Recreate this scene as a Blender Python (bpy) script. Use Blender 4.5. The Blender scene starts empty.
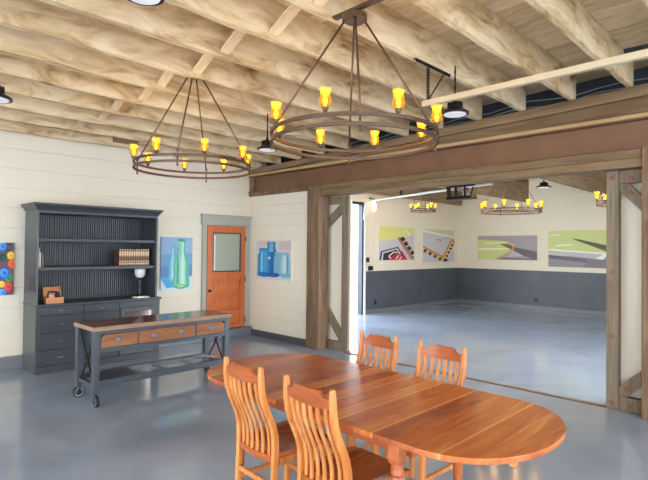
import bpy, bmesh, math, random
from mathutils import Vector, Matrix
random.seed(7)
S = bpy.context.scene
COL = S.collection
PI = math.pi

# ------------------------------------------------------------------ helpers
def lin(c):
    """sRGB 0-255 -> linear rgba"""
    o = []
    for v in c:
        v = v / 255.0
        o.append(v / 12.92 if v <= 0.04045 else ((v + 0.055) / 1.055) ** 2.4)
    return (o[0], o[1], o[2], 1.0)

class MB:
    """collects shapes into one mesh"""
    def __init__(s):
        s.bm = bmesh.new()
    def box(s, x0, x1, y0, y1, z0, z1):
        v = [s.bm.verts.new((x, y, z)) for x in (x0, x1) for y in (y0, y1) for z in (z0, z1)]
        for f in ((0, 1, 3, 2), (4, 6, 7, 5), (0, 4, 5, 1), (2, 3, 7, 6), (0, 2, 6, 4), (1, 5, 7, 3)):
            s.bm.faces.new([v[i] for i in f])
        return s
    def hexa(s, pts):
        """8 points in the same order as box()"""
        v = [s.bm.verts.new(p) for p in pts]
        for f in ((0, 1, 3, 2), (4, 6, 7, 5), (0, 4, 5, 1), (2, 3, 7, 6), (0, 2, 6, 4), (1, 5, 7, 3)):
            s.bm.faces.new([v[i] for i in f])
        return s
    def bar(s, a, b, w, t, up=(0, 0, 1)):
        """rectangular bar from a to b; t is thickness along 'up', w across"""
        a = Vector(a); b = Vector(b); d = (b - a).normalized()
        u = Vector(up); u = (u - d * u.dot(d)).normalized(); r = d.cross(u)
        pts = []
        for p in (a, b):
            for i in (-1, 1):
                for j in (-1, 1):
                    pts.append(p + r * (w / 2 * i) + u * (t / 2 * j))
        return s.hexa(pts)
    def tube(s, pts, r, n=10, closed=False, cap=True):
        pts = [Vector(p) for p in pts]
        rings = []
        m = len(pts)
        prev = None
        for i, p in enumerate(pts):
            if closed:
                d = (pts[(i + 1) % m] - pts[i - 1]).normalized()
            else:
                d = (pts[min(i + 1, m - 1)] - pts[max(i - 1, 0)]).normalized()
            if prev is None:
                h = Vector((0, 0, 1)) if abs(d.z) < 0.9 else Vector((1, 0, 0))
            else:
                h = prev
            u = (h - d * h.dot(d)).normalized(); v = d.cross(u); prev = u
            rr = r[i] if isinstance(r, (list, tuple)) else r
            rings.append([s.bm.verts.new(p + u * rr * math.cos(2 * PI * k / n) + v * rr * math.sin(2 * PI * k / n)) for k in range(n)])
        for i in range(m if closed else m - 1):
            A = rings[i]; B = rings[(i + 1) % m]
            for k in range(n):
                s.bm.faces.new((A[k], A[(k + 1) % n], B[(k + 1) % n], B[k]))
        if cap and not closed:
            s.bm.faces.new(rings[0][::-1]); s.bm.faces.new(rings[-1])
        return s
    def lathe(s, prof, c=(0, 0, 0), n=20, axis='z', cap=True):
        """prof: list of (radius, height)"""
        rings = []
        for r, h in prof:
            ring = []
            for k in range(n):
                a = 2 * PI * k / n
                p = (r * math.cos(a), r * math.sin(a), h)
                if axis == 'x': p = (h, p[0], p[1])
                if axis == 'y': p = (p[0], h, p[1])
                ring.append(s.bm.verts.new((c[0] + p[0], c[1] + p[1], c[2] + p[2])))
            rings.append(ring)
        for A, B in zip(rings, rings[1:]):
            for k in range(n):
                s.bm.faces.new((A[k], A[(k + 1) % n], B[(k + 1) % n], B[k]))
        if cap:
            s.bm.faces.new(rings[0][::-1]); s.bm.faces.new(rings[-1])
        return s
    def prism(s, poly, a, b, plane='xy'):
        """extrude 2D polygon between a and b along the remaining axis"""
        def P(p, h):
            if plane == 'xy': return (p[0], p[1], h)
            if plane == 'xz': return (p[0], h, p[1])
            return (h, p[0], p[1])
        A = [s.bm.verts.new(P(p, a)) for p in poly]
        B = [s.bm.verts.new(P(p, b)) for p in poly]
        n = len(poly)
        s.bm.faces.new(A[::-1]); s.bm.faces.new(B)
        for i in range(n):
            s.bm.faces.new((A[i], A[(i + 1) % n], B[(i + 1) % n], B[i]))
        return s
    def ribbon(s, path, w, t, y0):
        """sweep a rectangle along a path in XZ; w across y, t along the normal"""
        rings = []
        m = len(path)
        for i, (x, z) in enumerate(path):
            a = path[max(i - 1, 0)]; b = path[min(i + 1, m - 1)]
            d = Vector((b[0] - a[0], 0, b[1] - a[1])).normalized()
            nrm = Vector((d.z, 0, -d.x))
            tt = t[i] if isinstance(t, (list, tuple)) else t
            ww = w[i] if isinstance(w, (list, tuple)) else w
            p = Vector((x, y0, z))
            rings.append([s.bm.verts.new(p + nrm * tt / 2 * i1 + Vector((0, ww / 2 * i2, 0))) for i1, i2 in ((-1, -1), (1, -1), (1, 1), (-1, 1))])
        for A, B in zip(rings, rings[1:]):
            for k in range(4):
                s.bm.faces.new((A[k], A[(k + 1) % 4], B[(k + 1) % 4], B[k]))
        s.bm.faces.new(rings[0][::-1]); s.bm.faces.new(rings[-1])
        return s
    def build(s, name, mat, parent=None, bevel=0.0, smooth=False, subsurf=0):
        bmesh.ops.recalc_face_normals(s.bm, faces=s.bm.faces[:])
        me = bpy.data.meshes.new(name)
        s.bm.to_mesh(me); s.bm.free()
        o = bpy.data.objects.new(name, me); COL.objects.link(o)
        if mat is not None: me.materials.append(mat)
        if parent is not None: o.parent = parent
        if smooth:
            for p in me.polygons: p.use_smooth = True
        if bevel:
            m = o.modifiers.new('bevel', 'BEVEL'); m.width = bevel; m.segments = 2; m.limit_method = 'ANGLE'; m.angle_limit = 0.6
        if subsurf:
            m = o.modifiers.new('sub', 'SUBSURF'); m.levels = subsurf; m.render_levels = subsurf
        return o

def empty(name, loc=(0, 0, 0), rz=0.0):
    o = bpy.data.objects.new(name, None); COL.objects.link(o)
    o.location = loc; o.rotation_euler = (0, 0, rz); o.empty_display_size = 0.1
    return o
def tag(o, label=None, cat=None, group=None, kind=None):
    if label: o['label'] = label
    if cat: o['category'] = cat
    if group: o['group'] = group
    if kind: o['kind'] = kind
    return o
def struct(o, label=None):
    o['kind'] = 'structure'
    if label: o['label'] = label
    return o
def copy_tree(o, parent=None):
    c = o.copy(); COL.objects.link(c)
    if parent is not None: c.parent = parent
    for ch in list(o.children):
        if ch.name not in made: copy_tree(ch, c)
    return c
made = set()

# ------------------------------------------------------------------ materials
def nodes(name):
    m = bpy.data.materials.new(name); m.use_nodes = True
    nt = m.node_tree
    b = nt.nodes['Principled BSDF']
    return m, nt, b
def plain(name, c, rough=0.5, metal=0.0, spec=0.5, var=0.06, nscale=6.0, bump=0.0):
    m, nt, b = nodes(name)
    b.inputs['Roughness'].default_value = rough
    b.inputs['Metallic'].default_value = metal
    b.inputs['Specular IOR Level'].default_value = spec
    tc = nt.nodes.new('ShaderNodeTexCoord'); no = nt.nodes.new('ShaderNodeTexNoise')
    no.inputs['Scale'].default_value = nscale; no.inputs['Detail'].default_value = 4
    nt.links.new(tc.outputs['Object'], no.inputs['Vector'])
    mix = nt.nodes.new('ShaderNodeMix'); mix.data_type = 'RGBA'
    c = lin(c)
    mix.inputs[6].default_value = tuple(max(0, v * (1 - var)) for v in c[:3]) + (1,)
    mix.inputs[7].default_value = tuple(min(1, v * (1 + var)) for v in c[:3]) + (1,)
    nt.links.new(no.outputs['Fac'], mix.inputs[0])
    nt.links.new(mix.outputs[2], b.inputs['Base Color'])
    if bump:
        bp = nt.nodes.new('ShaderNodeBump'); bp.inputs['Strength'].default_value = bump; bp.inputs['Distance'].default_value = 0.01
        nt.links.new(no.outputs['Fac'], bp.inputs['Height']); nt.links.new(bp.outputs['Normal'], b.inputs['Normal'])
    return m
def wood(name, cols, stretch, scale=4.0, rough=0.4, spec=0.5, bump=0.15, plank=None, plank_amt=0.5, dist=1.5, sap=None):
    """cols: list of (pos, srgb). stretch: per-axis scale. plank=(axis, width, phase): per-plank tone"""
    m, nt, b = nodes(name)
    L = nt.links.new
    b.inputs['Roughness'].default_value = rough
    b.inputs['Specular IOR Level'].default_value = spec
    tc = nt.nodes.new('ShaderNodeTexCoord')
    oi = nt.nodes.new('ShaderNodeObjectInfo')
    add = nt.nodes.new('ShaderNodeVectorMath'); add.operation = 'ADD'
    sc = nt.nodes.new('ShaderNodeVectorMath'); sc.operation = 'SCALE'; sc.inputs[0].default_value = (7.3, 11.1, 5.7)
    L(oi.outputs['Random'], sc.inputs['Scale'])
    L(tc.outputs['Object'], add.inputs[0]); L(sc.outputs[0], add.inputs[1])
    src = add.outputs[0]
    pl = None
    if plank:
        sep = nt.nodes.new('ShaderNodeSeparateXYZ'); L(tc.outputs['Object'], sep.inputs[0])
        d = nt.nodes.new('ShaderNodeMath'); d.operation = 'MULTIPLY_ADD'
        L(sep.outputs[plank[0]], d.inputs[0]); d.inputs[1].default_value = 1.0 / plank[1]; d.inputs[2].default_value = plank[2]
        fl = nt.nodes.new('ShaderNodeMath'); fl.operation = 'FLOOR'; L(d.outputs[0], fl.inputs[0])
        wn = nt.nodes.new('ShaderNodeTexWhiteNoise'); wn.noise_dimensions = '1D'; L(fl.outputs[0], wn.inputs['W'])
        pl = wn.outputs['Value']
        off = nt.nodes.new('ShaderNodeVectorMath'); off.operation = 'MULTIPLY_ADD'
        L(wn.outputs['Color'], off.inputs[0]); off.inputs[1].default_value = (5, 5, 5); L(src, off.inputs[2])
        src = off.outputs[0]
    mp = nt.nodes.new('ShaderNodeMapping'); mp.inputs['Scale'].default_value = stretch; L(src, mp.inputs['Vector'])
    no = nt.nodes.new('ShaderNodeTexNoise'); no.inputs['Scale'].default_value = scale; no.inputs['Detail'].default_value = 6
    no.inputs['Roughness'].default_value = 0.6; no.inputs['Distortion'].default_value = dist
    L(mp.outputs[0], no.inputs['Vector'])
    fac = no.outputs['Fac']
    if pl is not None:
        fr = nt.nodes.new('ShaderNodeMath'); fr.operation = 'FRACT'; L(d.outputs[0], fr.inputs[0])
        ma = nt.nodes.new('ShaderNodeMath'); ma.operation = 'MULTIPLY_ADD'; L(pl, ma.inputs[0]); ma.inputs[1].default_value = plank_amt
        sb = nt.nodes.new('ShaderNodeMath'); sb.operation = 'SUBTRACT'; L(fac, sb.inputs[0]); sb.inputs[1].default_value = plank_amt * 0.5
        L(sb.outputs[0], ma.inputs[2]); fac = ma.outputs[0]
    cr = nt.nodes.new('ShaderNodeValToRGB')
    el = cr.color_ramp.elements
    while len(el) < len(cols): el.new(0.5)
    for e, (p, c) in zip(el, cols): e.position = p; e.color = lin(c)
    L(fac, cr.inputs[0]); L(cr.outputs[0], b.inputs['Base Color'])
    if sap:   # pale sapwood along one edge of some boards
        lt = nt.nodes.new('ShaderNodeMath'); lt.operation = 'LESS_THAN'; L(fr.outputs[0], lt.inputs[0]); lt.inputs[1].default_value = 0.13
        sel = nt.nodes.new('ShaderNodeMath'); sel.operation = 'GREATER_THAN'; L(pl, sel.inputs[0]); sel.inputs[1].default_value = 0.68
        an = nt.nodes.new('ShaderNodeMath'); an.operation = 'MULTIPLY'; L(lt.outputs[0], an.inputs[0]); L(sel.outputs[0], an.inputs[1])
        am = nt.nodes.new('ShaderNodeMath'); am.operation = 'MULTIPLY'; L(an.outputs[0], am.inputs[0]); am.inputs[1].default_value = 0.55
        mx = nt.nodes.new('ShaderNodeMix'); mx.data_type = 'RGBA'; L(am.outputs[0], mx.inputs[0]); L(cr.outputs[0], mx.inputs[6]); mx.inputs[7].default_value = lin(sap)
        L(mx.outputs[2], b.inputs['Base Color'])
    if bump:
        bp = nt.nodes.new('ShaderNodeBump'); bp.inputs['Strength'].default_value = bump; bp.inputs['Distance'].default_value = 0.01
        L(no.outputs['Fac'], bp.inputs['Height']); L(bp.outputs['Normal'], b.inputs['Normal'])
    return m
def emit(name, c, s):
    m, nt, b = nodes(name)
    b.inputs['Base Color'].default_value = lin(c)
    b.inputs['Emission Color'].default_value = lin(c); b.inputs['Emission Strength'].default_value = s
    return m
def artmat(name):
    m, nt, b = nodes(name)
    a = nt.nodes.new('ShaderNodeVertexColor'); a.layer_name = 'Col'
    no = nt.nodes.new('ShaderNodeTexNoise'); no.inputs['Scale'].default_value = 40
    tc = nt.nodes.new('ShaderNodeTexCoord'); nt.links.new(tc.outputs['Object'], no.inputs['Vector'])
    mx = nt.nodes.new('ShaderNodeMix'); mx.data_type = 'RGBA'; mx.blend_type = 'OVERLAY'; mx.inputs[0].default_value = 0.05
    nt.links.new(a.outputs['Color'], mx.inputs[6]); nt.links.new(no.outputs['Color'], mx.inputs[7])
    nt.links.new(mx.outputs[2], b.inputs['Base Color'])
    b.inputs['Roughness'].default_value = 0.55
    return m

M = {}
M['wall'] = plain('cream_paint', (236, 228, 210), 0.55, var=0.02, nscale=1.2)
M['wall_garage'] = plain('warm_white_paint', (236, 226, 204), 0.6, var=0.02)
M['curb'] = plain('blue_grey_concrete_paint', (116, 119, 126), 0.35, var=0.1, nscale=3)
M['base_dark'] = plain('charcoal_baseboard', (78, 82, 86), 0.4, var=0.1)
M['casing'] = plain('sage_grey_trim', (172, 173, 162), 0.5, var=0.04)
M['wains'] = plain('charcoal_panel', (84, 88, 97), 0.45, var=0.28, nscale=2.2)
M['joist'] = wood('whitewashed_timber', [(0.28, (140, 106, 72)), (0.40, (196, 168, 126)), (0.54, (224, 203, 166)), (0.78, (240, 224, 194))], (0.6, 1.9, 1.9), 2.8, 0.8, 0.2, 0.4, dist=1.3)
M['block'] = wood('pale_blocking_board', [(0.25, (206, 176, 136)), (0.55, (230, 206, 168)), (0.8, (240, 220, 188))], (2, 0.6, 2), 3.0, 0.8, 0.2, 0.1)
M['deck'] = wood('grey_brown_deck_boards', [(0.25, (190, 166, 130)), (0.5, (216, 194, 156)), (0.8, (234, 216, 182))], (3.0, 1.2, 2), 2.0, 0.85, 0.2, 0.1, plank=(0, 0.15, 0.0), plank_amt=0.45)
M['timber'] = wood('brown_header_timber', [(0.25, (92, 74, 54)), (0.5, (132, 108, 80)), (0.8, (162, 138, 106))], (3.5, 0.3, 3.5), 2.2, 0.75, 0.25, 0.25)
M['strip'] = wood('pale_yellow_timber', [(0.25, (176, 146, 102)), (0.6, (206, 178, 130)), (0.8, (220, 196, 150))], (5.0, 0.35, 5.0), 3.0, 0.75, 0.25, 0.2)
M['post'] = wood('weathered_post_timber', [(0.25, (72, 54, 40)), (0.48, (122, 96, 74)), (0.8, (166, 140, 114))], (7.0, 7.0, 0.35), 2.4, 0.7, 0.3, 0.25)
M['greypost'] = wood('grey_brown_plank', [(0.25, (98, 84, 68)), (0.5, (132, 117, 98)), (0.8, (158, 144, 124))], (7.0, 7.0, 0.4), 2.4, 0.7, 0.3, 0.2)
M['garage_beam'] = wood('garage_beam_timber', [(0.25, (112, 92, 70)), (0.5, (150, 126, 98)), (0.8, (178, 156, 126))], (0.35, 5, 5), 2.4, 0.8, 0.2, 0.3)
M['steel'] = plain('rusty_brown_steel', (126, 92, 66), 0.55, metal=0.1, var=0.34, nscale=2.4)
M['rust_flange'] = M['steel']
M['orange_door'] = wood('orange_stained_door', [(0.25, (180, 88, 40)), (0.55, (206, 112, 56)), (0.8, (222, 134, 76))], (6.0, 6.0, 0.5), 2.5, 0.35, 0.5, 0.05)
M['cherry'] = wood('cherry_wood_along_width', [(0.20, (134, 62, 24)), (0.45, (170, 86, 38)), (0.66, (192, 110, 52)), (0.88, (216, 150, 88))], (0.9, 7.0, 7.0), 1.8, 0.25, 0.5, 0.02, plank=(1, 0.122, 0.30), plank_amt=0.42, sap=(226, 166, 104))
M['cherry_v'] = wood('cherry_wood_upright', [(0.22, (168, 88, 38)), (0.5, (206, 128, 66)), (0.8, (232, 176, 110))], (8.0, 8.0, 0.8), 2.4, 0.3, 0.5, 0.03)
M['cherry_d'] = wood('cherry_wood_dark', [(0.22, (136, 64, 28)), (0.5, (166, 86, 42)), (0.8, (190, 110, 58))], (6.0, 1.0, 6.0), 2.4, 0.28, 0.5, 0.03)
M['cherry_s'] = wood('cherry_wood_seat', [(0.22, (150, 74, 34)), (0.5, (182, 100, 50)), (0.8, (208, 132, 74))], (1.0, 6.0, 6.0), 2.4, 0.25, 0.5, 0.03, plank=(1, 0.11, 0.5), plank_amt=0.3)
M['book_case'] = plain('charcoal_cabinet_paint', (58, 62, 70), 0.38, var=0.04)
M['bead'] = plain('charcoal_beadboard_paint', (68, 73, 80), 0.42, var=0.04)
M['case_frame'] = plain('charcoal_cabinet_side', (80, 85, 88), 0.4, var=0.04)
M['black'] = plain('black_metal', (26, 26, 28), 0.35, metal=0.3)
M['cup'] = plain('slate_cup_pull', (122, 126, 132), 0.5, metal=0.3)
M['dark_rubber'] = plain('black_rubber', (30, 30, 32), 0.6)
M['pull'] = plain('pewter_pull', (150, 152, 156), 0.3, metal=0.8)
M['cart_metal'] = plain('slate_grey_steel', (76, 82, 92), 0.38, metal=0.3, var=0.08)
M['cart_top'] = wood('dark_walnut_top', [(0.25, (88, 60, 44)), (0.5, (118, 84, 64)), (0.8, (146, 110, 84))], (0.8, 8, 8), 2.2, 0.18, 0.45, 0.02, plank=(1, 0.14, 0.2), plank_amt=0.3)
M['cart_edge'] = wood('pale_oak_edging', [(0.25, (132, 102, 80)), (0.6, (160, 130, 106)), (0.85, (180, 152, 128))], (0.8, 8, 8), 2.2, 0.4, 0.4, 0.02)
M['drawer_wood'] = wood('rustic_drawer_wood', [(0.22, (104, 62, 38)), (0.5, (142, 92, 58)), (0.8, (168, 120, 82))], (0.8, 8, 8), 2.2, 0.4, 0.4, 0.03)
M['chrome'] = plain('brushed_chrome', (190, 194, 200), 0.2, metal=0.9, var=0.03)
M['bronze'] = plain('bronze_iron', (96, 74, 58), 0.4, metal=0.5, var=0.12)
M['white_paint'] = plain('white_enamel', (236, 236, 232), 0.35, var=0.02)
M['galv'] = plain('galvanised_track', (176, 180, 184), 0.35, metal=0.3, var=0.05)
M['cream_tube'] = plain('cream_painted_tube', (206, 190, 158), 0.5, var=0.04)
M['gap_shade'] = plain('dark_navy_gap_shade', (40, 46, 58), 0.7, var=0.3, nscale=4)
M['cable'] = plain('grey_cable', (150, 156, 164), 0.5)
M['paper'] = plain('white_paper', (236, 236, 234), 0.7, var=0.02)
M['milk'] = plain('milk_glass', (226, 228, 230), 0.2, var=0.02)
M['book_cover'] = plain('brown_leather_cover', (84, 48, 38), 0.5, var=0.1)
M['box_wood'] = wood('tan_box_wood', [(0.25, (176, 112, 70)), (0.6, (206, 146, 100)), (0.85, (220, 166, 122))], (1, 8, 8), 4.0, 0.4, 0.4, 0.02)
M['pink'] = plain('dusty_pink_card', (206, 160, 150), 0.6)
M['outside_white'] = plain('white_siding_outside', (240, 242, 246), 0.6, var=0.02)
M['concrete'] = plain('pale_concrete_outside', (214, 216, 220), 0.7, var=0.05)
M['copper'] = plain('copper_washer', (140, 98, 74), 0.5, metal=0.3)
M['art'] = artmat('painted_canvas')
M['lens'] = emit('lamp_diffuser', (226, 230, 236), 0.22)
M['globe'] = emit('lit_globe', (255, 240, 220), 1.6)
M['flame'] = emit('warm_bulb', (255, 226, 120), 9.0)
M['sash'] = plain('dark_door_sash', (40, 48, 60), 0.4)
# floor: glossy blue grey epoxy
def floor_mat():
    m, nt, b = nodes('blue_grey_epoxy')
    L = nt.links.new
    tc = nt.nodes.new('ShaderNodeTexCoord')
    n1 = nt.nodes.new('ShaderNodeTexNoise'); n1.inputs['Scale'].default_value = 0.9; n1.inputs['Detail'].default_value = 5; n1.inputs['Distortion'].default_value = 1.2
    L(tc.outputs['Object'], n1.inputs['Vector'])
    cr = nt.nodes.new('ShaderNodeValToRGB')
    cr.color_ramp.elements[0].position = 0.3; cr.color_ramp.elements[0].color = lin((140, 153, 174))
    cr.color_ramp.elements[1].position = 0.72; cr.color_ramp.elements[1].color = lin((158, 173, 197))
    L(n1.outputs['Fac'], cr.inputs[0]); L(cr.outputs[0], b.inputs['Base Color'])
    b.inputs['Roughness'].default_value = 0.12
    b.inputs['Specular IOR Level'].default_value = 0.9
    n2 = nt.nodes.new('ShaderNodeTexNoise'); n2.inputs['Scale'].default_value = 5.0; n2.inputs['Detail'].default_value = 3
    L(tc.outputs['Object'], n2.inputs['Vector'])
    bp = nt.nodes.new('ShaderNodeBump'); bp.inputs['Strength'].default_value = 0.02; bp.inputs['Distance'].default_value = 0.02
    L(n2.outputs['Fac'], bp.inputs['Height']); L(bp.outputs['Normal'], b.inputs['Normal'])
    return m
M['floor'] = floor_mat()
# amber glass shade
def amber():
    m, nt, b = nodes('amber_glass')
    L = nt.links.new
    out = nt.nodes['Material Output']
    tr = nt.nodes.new('ShaderNodeBsdfTransparent'); tr.inputs[0].default_value = (1.0, 0.58, 0.06, 1)
    tl = nt.nodes.new('ShaderNodeBsdfTranslucent'); tl.inputs[0].default_value = (0.30, 0.13, 0.008, 1)
    gl = nt.nodes.new('ShaderNodeBsdfGlossy'); gl.inputs['Roughness'].default_value = 0.1
    m1 = nt.nodes.new('ShaderNodeMixShader'); m1.inputs[0].default_value = 0.45; L(tr.outputs[0], m1.inputs[1]); L(tl.outputs[0], m1.inputs[2])
    m2 = nt.nodes.new('ShaderNodeMixShader'); m2.inputs[0].default_value = 0.05; L(m1.outputs[0], m2.inputs[1]); L(gl.outputs[0], m2.inputs[2])
    L(m2.outputs[0], out.inputs['Surface'])
    return m
M['amber'] = amber()
def glassmat(name, tint, rough, trans):
    m, nt, b = nodes(name)
    b.inputs['Base Color'].default_value = lin(tint)
    b.inputs['Roughness'].default_value = rough
    b.inputs['Transmission Weight'].default_value = trans
    b.inputs['IOR'].default_value = 1.45
    return m
M['door_glass'] = glassmat('grey_green_frosted_glass', (172, 178, 158), 0.12, 0.0)
M['cab_glass'] = glassmat('dark_cabinet_glass', (150, 140, 130), 0.08, 0.0)
M['cab_glass'].node_tree.nodes['Principled BSDF'].inputs['Metallic'].default_value = 0.7

# ------------------------------------------------------------------ camera
f_px = 501.1
p, a, ro = math.radians(0.897), math.radians(44.614), math.radians(0.588)
fwd = Vector((math.cos(a), math.sin(a), 0)); right = Vector((math.sin(a), -math.cos(a), 0)); up = Vector((0, 0, 1))
Fv = fwd * math.cos(p) + up * math.sin(p); Uv = -fwd * math.sin(p) + up * math.cos(p)
r2 = right * math.cos(ro) + Uv * math.sin(ro); u2 = -right * math.sin(ro) + Uv * math.cos(ro)
cam_d = bpy.data.cameras.new('camera'); cam = bpy.data.objects.new('camera', cam_d); COL.objects.link(cam)
mw = Matrix.Identity(4)
for i in range(3):
    mw[i][0] = r2[i]; mw[i][1] = u2[i]; mw[i][2] = -Fv[i]
mw[0][3], mw[1][3], mw[2][3] = 0, 0, 1.65
cam.matrix_world = mw
cam_d.sensor_width = 36.0; cam_d.lens = f_px / 648.0 * 36.0; cam_d.clip_start = 0.05
S.camera = cam

# ------------------------------------------------------------------ setting
XW, YW = 5.80, 7.72
def zj(y): return 3.27 - 0.03 * (y - 3.0)          # underside of the joists (they fall a little to the back)

struct(MB().box(-4.2, 14.4, -4.7, 8.3, -0.12, 0.0).build('floor', M['floor']))
def boards(mb, plane, c, a0, a1, z0, z1, step, facing, t=0.10, groove=0.013):
    """shiplap wall: horizontal boards with small V grooves as real profile.
       plane 'y': wall face at y=c facing -y, running x=a0..a1 ; 'x': face at x=c facing -x running y=a0..a1"""
    prof = []
    z = z0
    prof.append((0.0, z0))
    k = z0 + step
    while k < z1 - 0.02:
        prof += [(0.0, k - 0.008), (groove, k - 0.003), (groove, k + 0.003), (0.0, k + 0.005)]
        k += step
    prof += [(0.0, z1), (t, z1), (t, z0)]
    if plane == 'y':
        mb.prism([(c + d, zz) for d, zz in prof], a0, a1, 'yz')
    else:
        # prism in xz plane extruded along y
        mb.prism([(c + d, zz) for d, zz in prof], a0, a1, 'xz')
    return mb
# back wall (bookcase wall) and the shiplap stretch of the right wall
struct(boards(MB(), 'y', YW, -4.2, 6.195, 0.0, 3.70, 0.268, -1).build('wall_back', M['wall']))
struct(boards(MB(), 'x', XW, 6.085, 7.72, 0.0, 2.606, 0.186, -1, t=0.14).build('wall_right', M['wall']))
struct(MB().box(XW, 5.95, -4.7, 0.94, 0, 2.50).build('wall_right_near', M['wall']))
# unseen walls behind the camera, window openings made wide for bright even daylight
def wall_open(name, axis, c0, c1, a0, a1, z1, holes):
    """plain wall with rectangular openings (list of (a,b,z0,z1))"""
    mb = MB()
    def bx(p0, p1, q0, q1):
        if p1 - p0 < 1e-4 or q1 - q0 < 1e-4: return
        if axis == 'x': mb.box(c0, c1, p0, p1, q0, q1)
        else: mb.box(p0, p1, c0, c1, q0, q1)
    cur = a0
    for (h0, h1, q0, q1) in holes:
        bx(cur, h0, 0, z1); bx(h0, h1, 0, q0); bx(h0, h1, q1, z1); cur = h1
    bx(cur, a1, 0, z1)
    return mb
struct(wall_open('w', 'x', -4.2, -4.08, -4.7, 7.72, 3.70, [(-3.6, 0.2, 0.0, 2.9), (1.2, 5.8, 0.0, 2.9)]).build('wall_left', M['wall']))
struct(wall_open('w', 'y', -4.7, -4.58, -4.08, 5.8, 3.70, [(-3.4, 0.2, 0.0, 2.9), (0.9, 4.9, 0.0, 2.9)]).build('wall_front', M['wall']))
# window frames in those openings (daylight enters here)
def wframe(name, axis, c, a0, a1, z0, z1, nx):
    mb = MB(); w = 0.05
    def bx(p0, p1, q0, q1):
        if axis == 'x': mb.box(c - 0.04, c + 0.04, p0, p1, q0, q1)
        else: mb.box(p0, p1, c - 0.04, c + 0.04, q0, q1)
    for i in range(nx + 1):
        q = a0 + (a1 - a0 - w) * i / nx; bx(q, q + w, z0, z1)
    for q in (z0, 0.95, z1 - w): bx(a0, a1, q, q + w)
    return struct(mb.build(name, M['sash']))
wframe('window_1', 'x', -4.14, -3.6, 0.2, 0.0, 2.9, 4)
wframe('window_2', 'x', -4.14, 1.2, 5.8, 0.0, 2.9, 5)
wframe('window_3', 'y', -4.64, -3.4, 0.2, 0.0, 2.9, 4)
wframe('window_4', 'y', -4.64, 0.9, 4.9, 0.0, 2.9, 4)
# ceiling deck above the joists
def zt(y): return zj(y) + 0.30
struct(MB().hexa([(-4.2, -4.7, zt(-4.7)), (-4.2, -4.7, zt(-4.7) + .06), (-4.2, 7.9, zt(7.9)), (-4.2, 7.9, zt(7.9) + .06),
                  (6.25, -4.7, zt(-4.7)), (6.25, -4.7, zt(-4.7) + .06), (6.25, 7.9, zt(7.9)), (6.25, 7.9, zt(7.9) + .06)]).build('ceiling', M['deck']))
# painted curb along the back wall, charcoal baseboard on the right wall
struct(MB().box(-4.08, 5.80, 7.60, 7.72, 0, 0.16).build('baseboard_back', M['curb'], bevel=0.006))
struct(MB().box(5.775, 5.80, 6.10, 7.60, 0, 0.115).build('baseboard_right', M['base_dark'], bevel=0.003))
# navy sheet whose colour stands in for the dark void above the header
struct(MB().box(6.20, 6.26, -4.7, 7.9, 2.80, 3.90).build('trim_1', M['gap_shade']))

# garage beyond the opening
GX, GY = 14.2, 8.1
struct(MB().box(GX, GX + 0.14, -0.34, 8.3, 0, 3.8).build('wall_garage_far', M['wall_garage']))
struct(wall_open('w', 'y', GY, GY + 0.14, 5.95, GX, 3.8, [(6.35, 9.60, 0.0, 2.80)]).build('wall_garage_left', M['wall_garage']))
struct(wall_open('w', 'y', -0.34, -0.20, 6.2, GX, 3.8, [(6.5, 10.2, 0.0, 2.9)]).build('wall_garage_right', M['wall_garage']))  # unseen wall, set close with a wide opening to brighten the near floor
struct(MB().box(6.26, 14.4, -0.34, 8.3, 3.62, 3.70).build('ceiling_garage', M['wall_garage']))
struct(MB().box(9.66, GX, GY - 0.014, GY, 0.09, 1.07).build('trim_2', M['wains']), 'charcoal lower wall panel on the left garage wall')
struct(MB().box(GX - 0.014, GX, -0.2, GY - 0.014, 0.09, 1.07).build('trim_3', M['wains']), 'charcoal lower wall panel on the far garage wall')
struct(MB().box(9.66, GX, GY - 0.05, GY, 0, 0.09).build('baseboard_garage_left', M['curb']))
struct(MB().box(GX - 0.05, GX, -0.2, GY - 0.05, 0, 0.09).build('baseboard_garage_far', M['curb']))
# stub walls beside the timber frames
struct(MB().box(6.06, 6.12, 5.40, 8.10, 0, 2.85).build('wall_stub_left', M['wall']))
struct(MB().box(6.04, 6.20, -0.2, 1.50, 0, 2.85).build('wall_stub_right', M['wall']))
# dark jamb of the open overhead door
struct(MB().box(9.54, 9.60, 8.08, 8.22, 0, 2.80).box(6.35, 9.54, 8.10, 8.22, 2.73, 2.80).build('door_2', M['sash']), 'dark frame of the open overhead door')
struct(MB().box(9.60, 9.66, 8.05, 8.10, 0, 2.78).build('trim_4', M['white_paint']), 'white door casing at garage wall')
# outside
struct(MB().box(-40, 50, -40, 50, -0.16, -0.125).build('ground', M['concrete']), 'pale concrete yard outside')
ob = boards(MB(), 'y', 13.5, 6.0, 24.0, -0.12, 3.6, 0.2, -1, t=0.3, groove=0.02).build('outbuilding', M['outside_white'])
tag(ob, 'white sided building wall outside beyond the open overhead door', 'building')

# threshold line
struct(MB().box(5.86, 5.92, 1.61, 5.33, 0, 0.008).build('trim_5', M['steel']), 'dark metal threshold strip in the floor')

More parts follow.
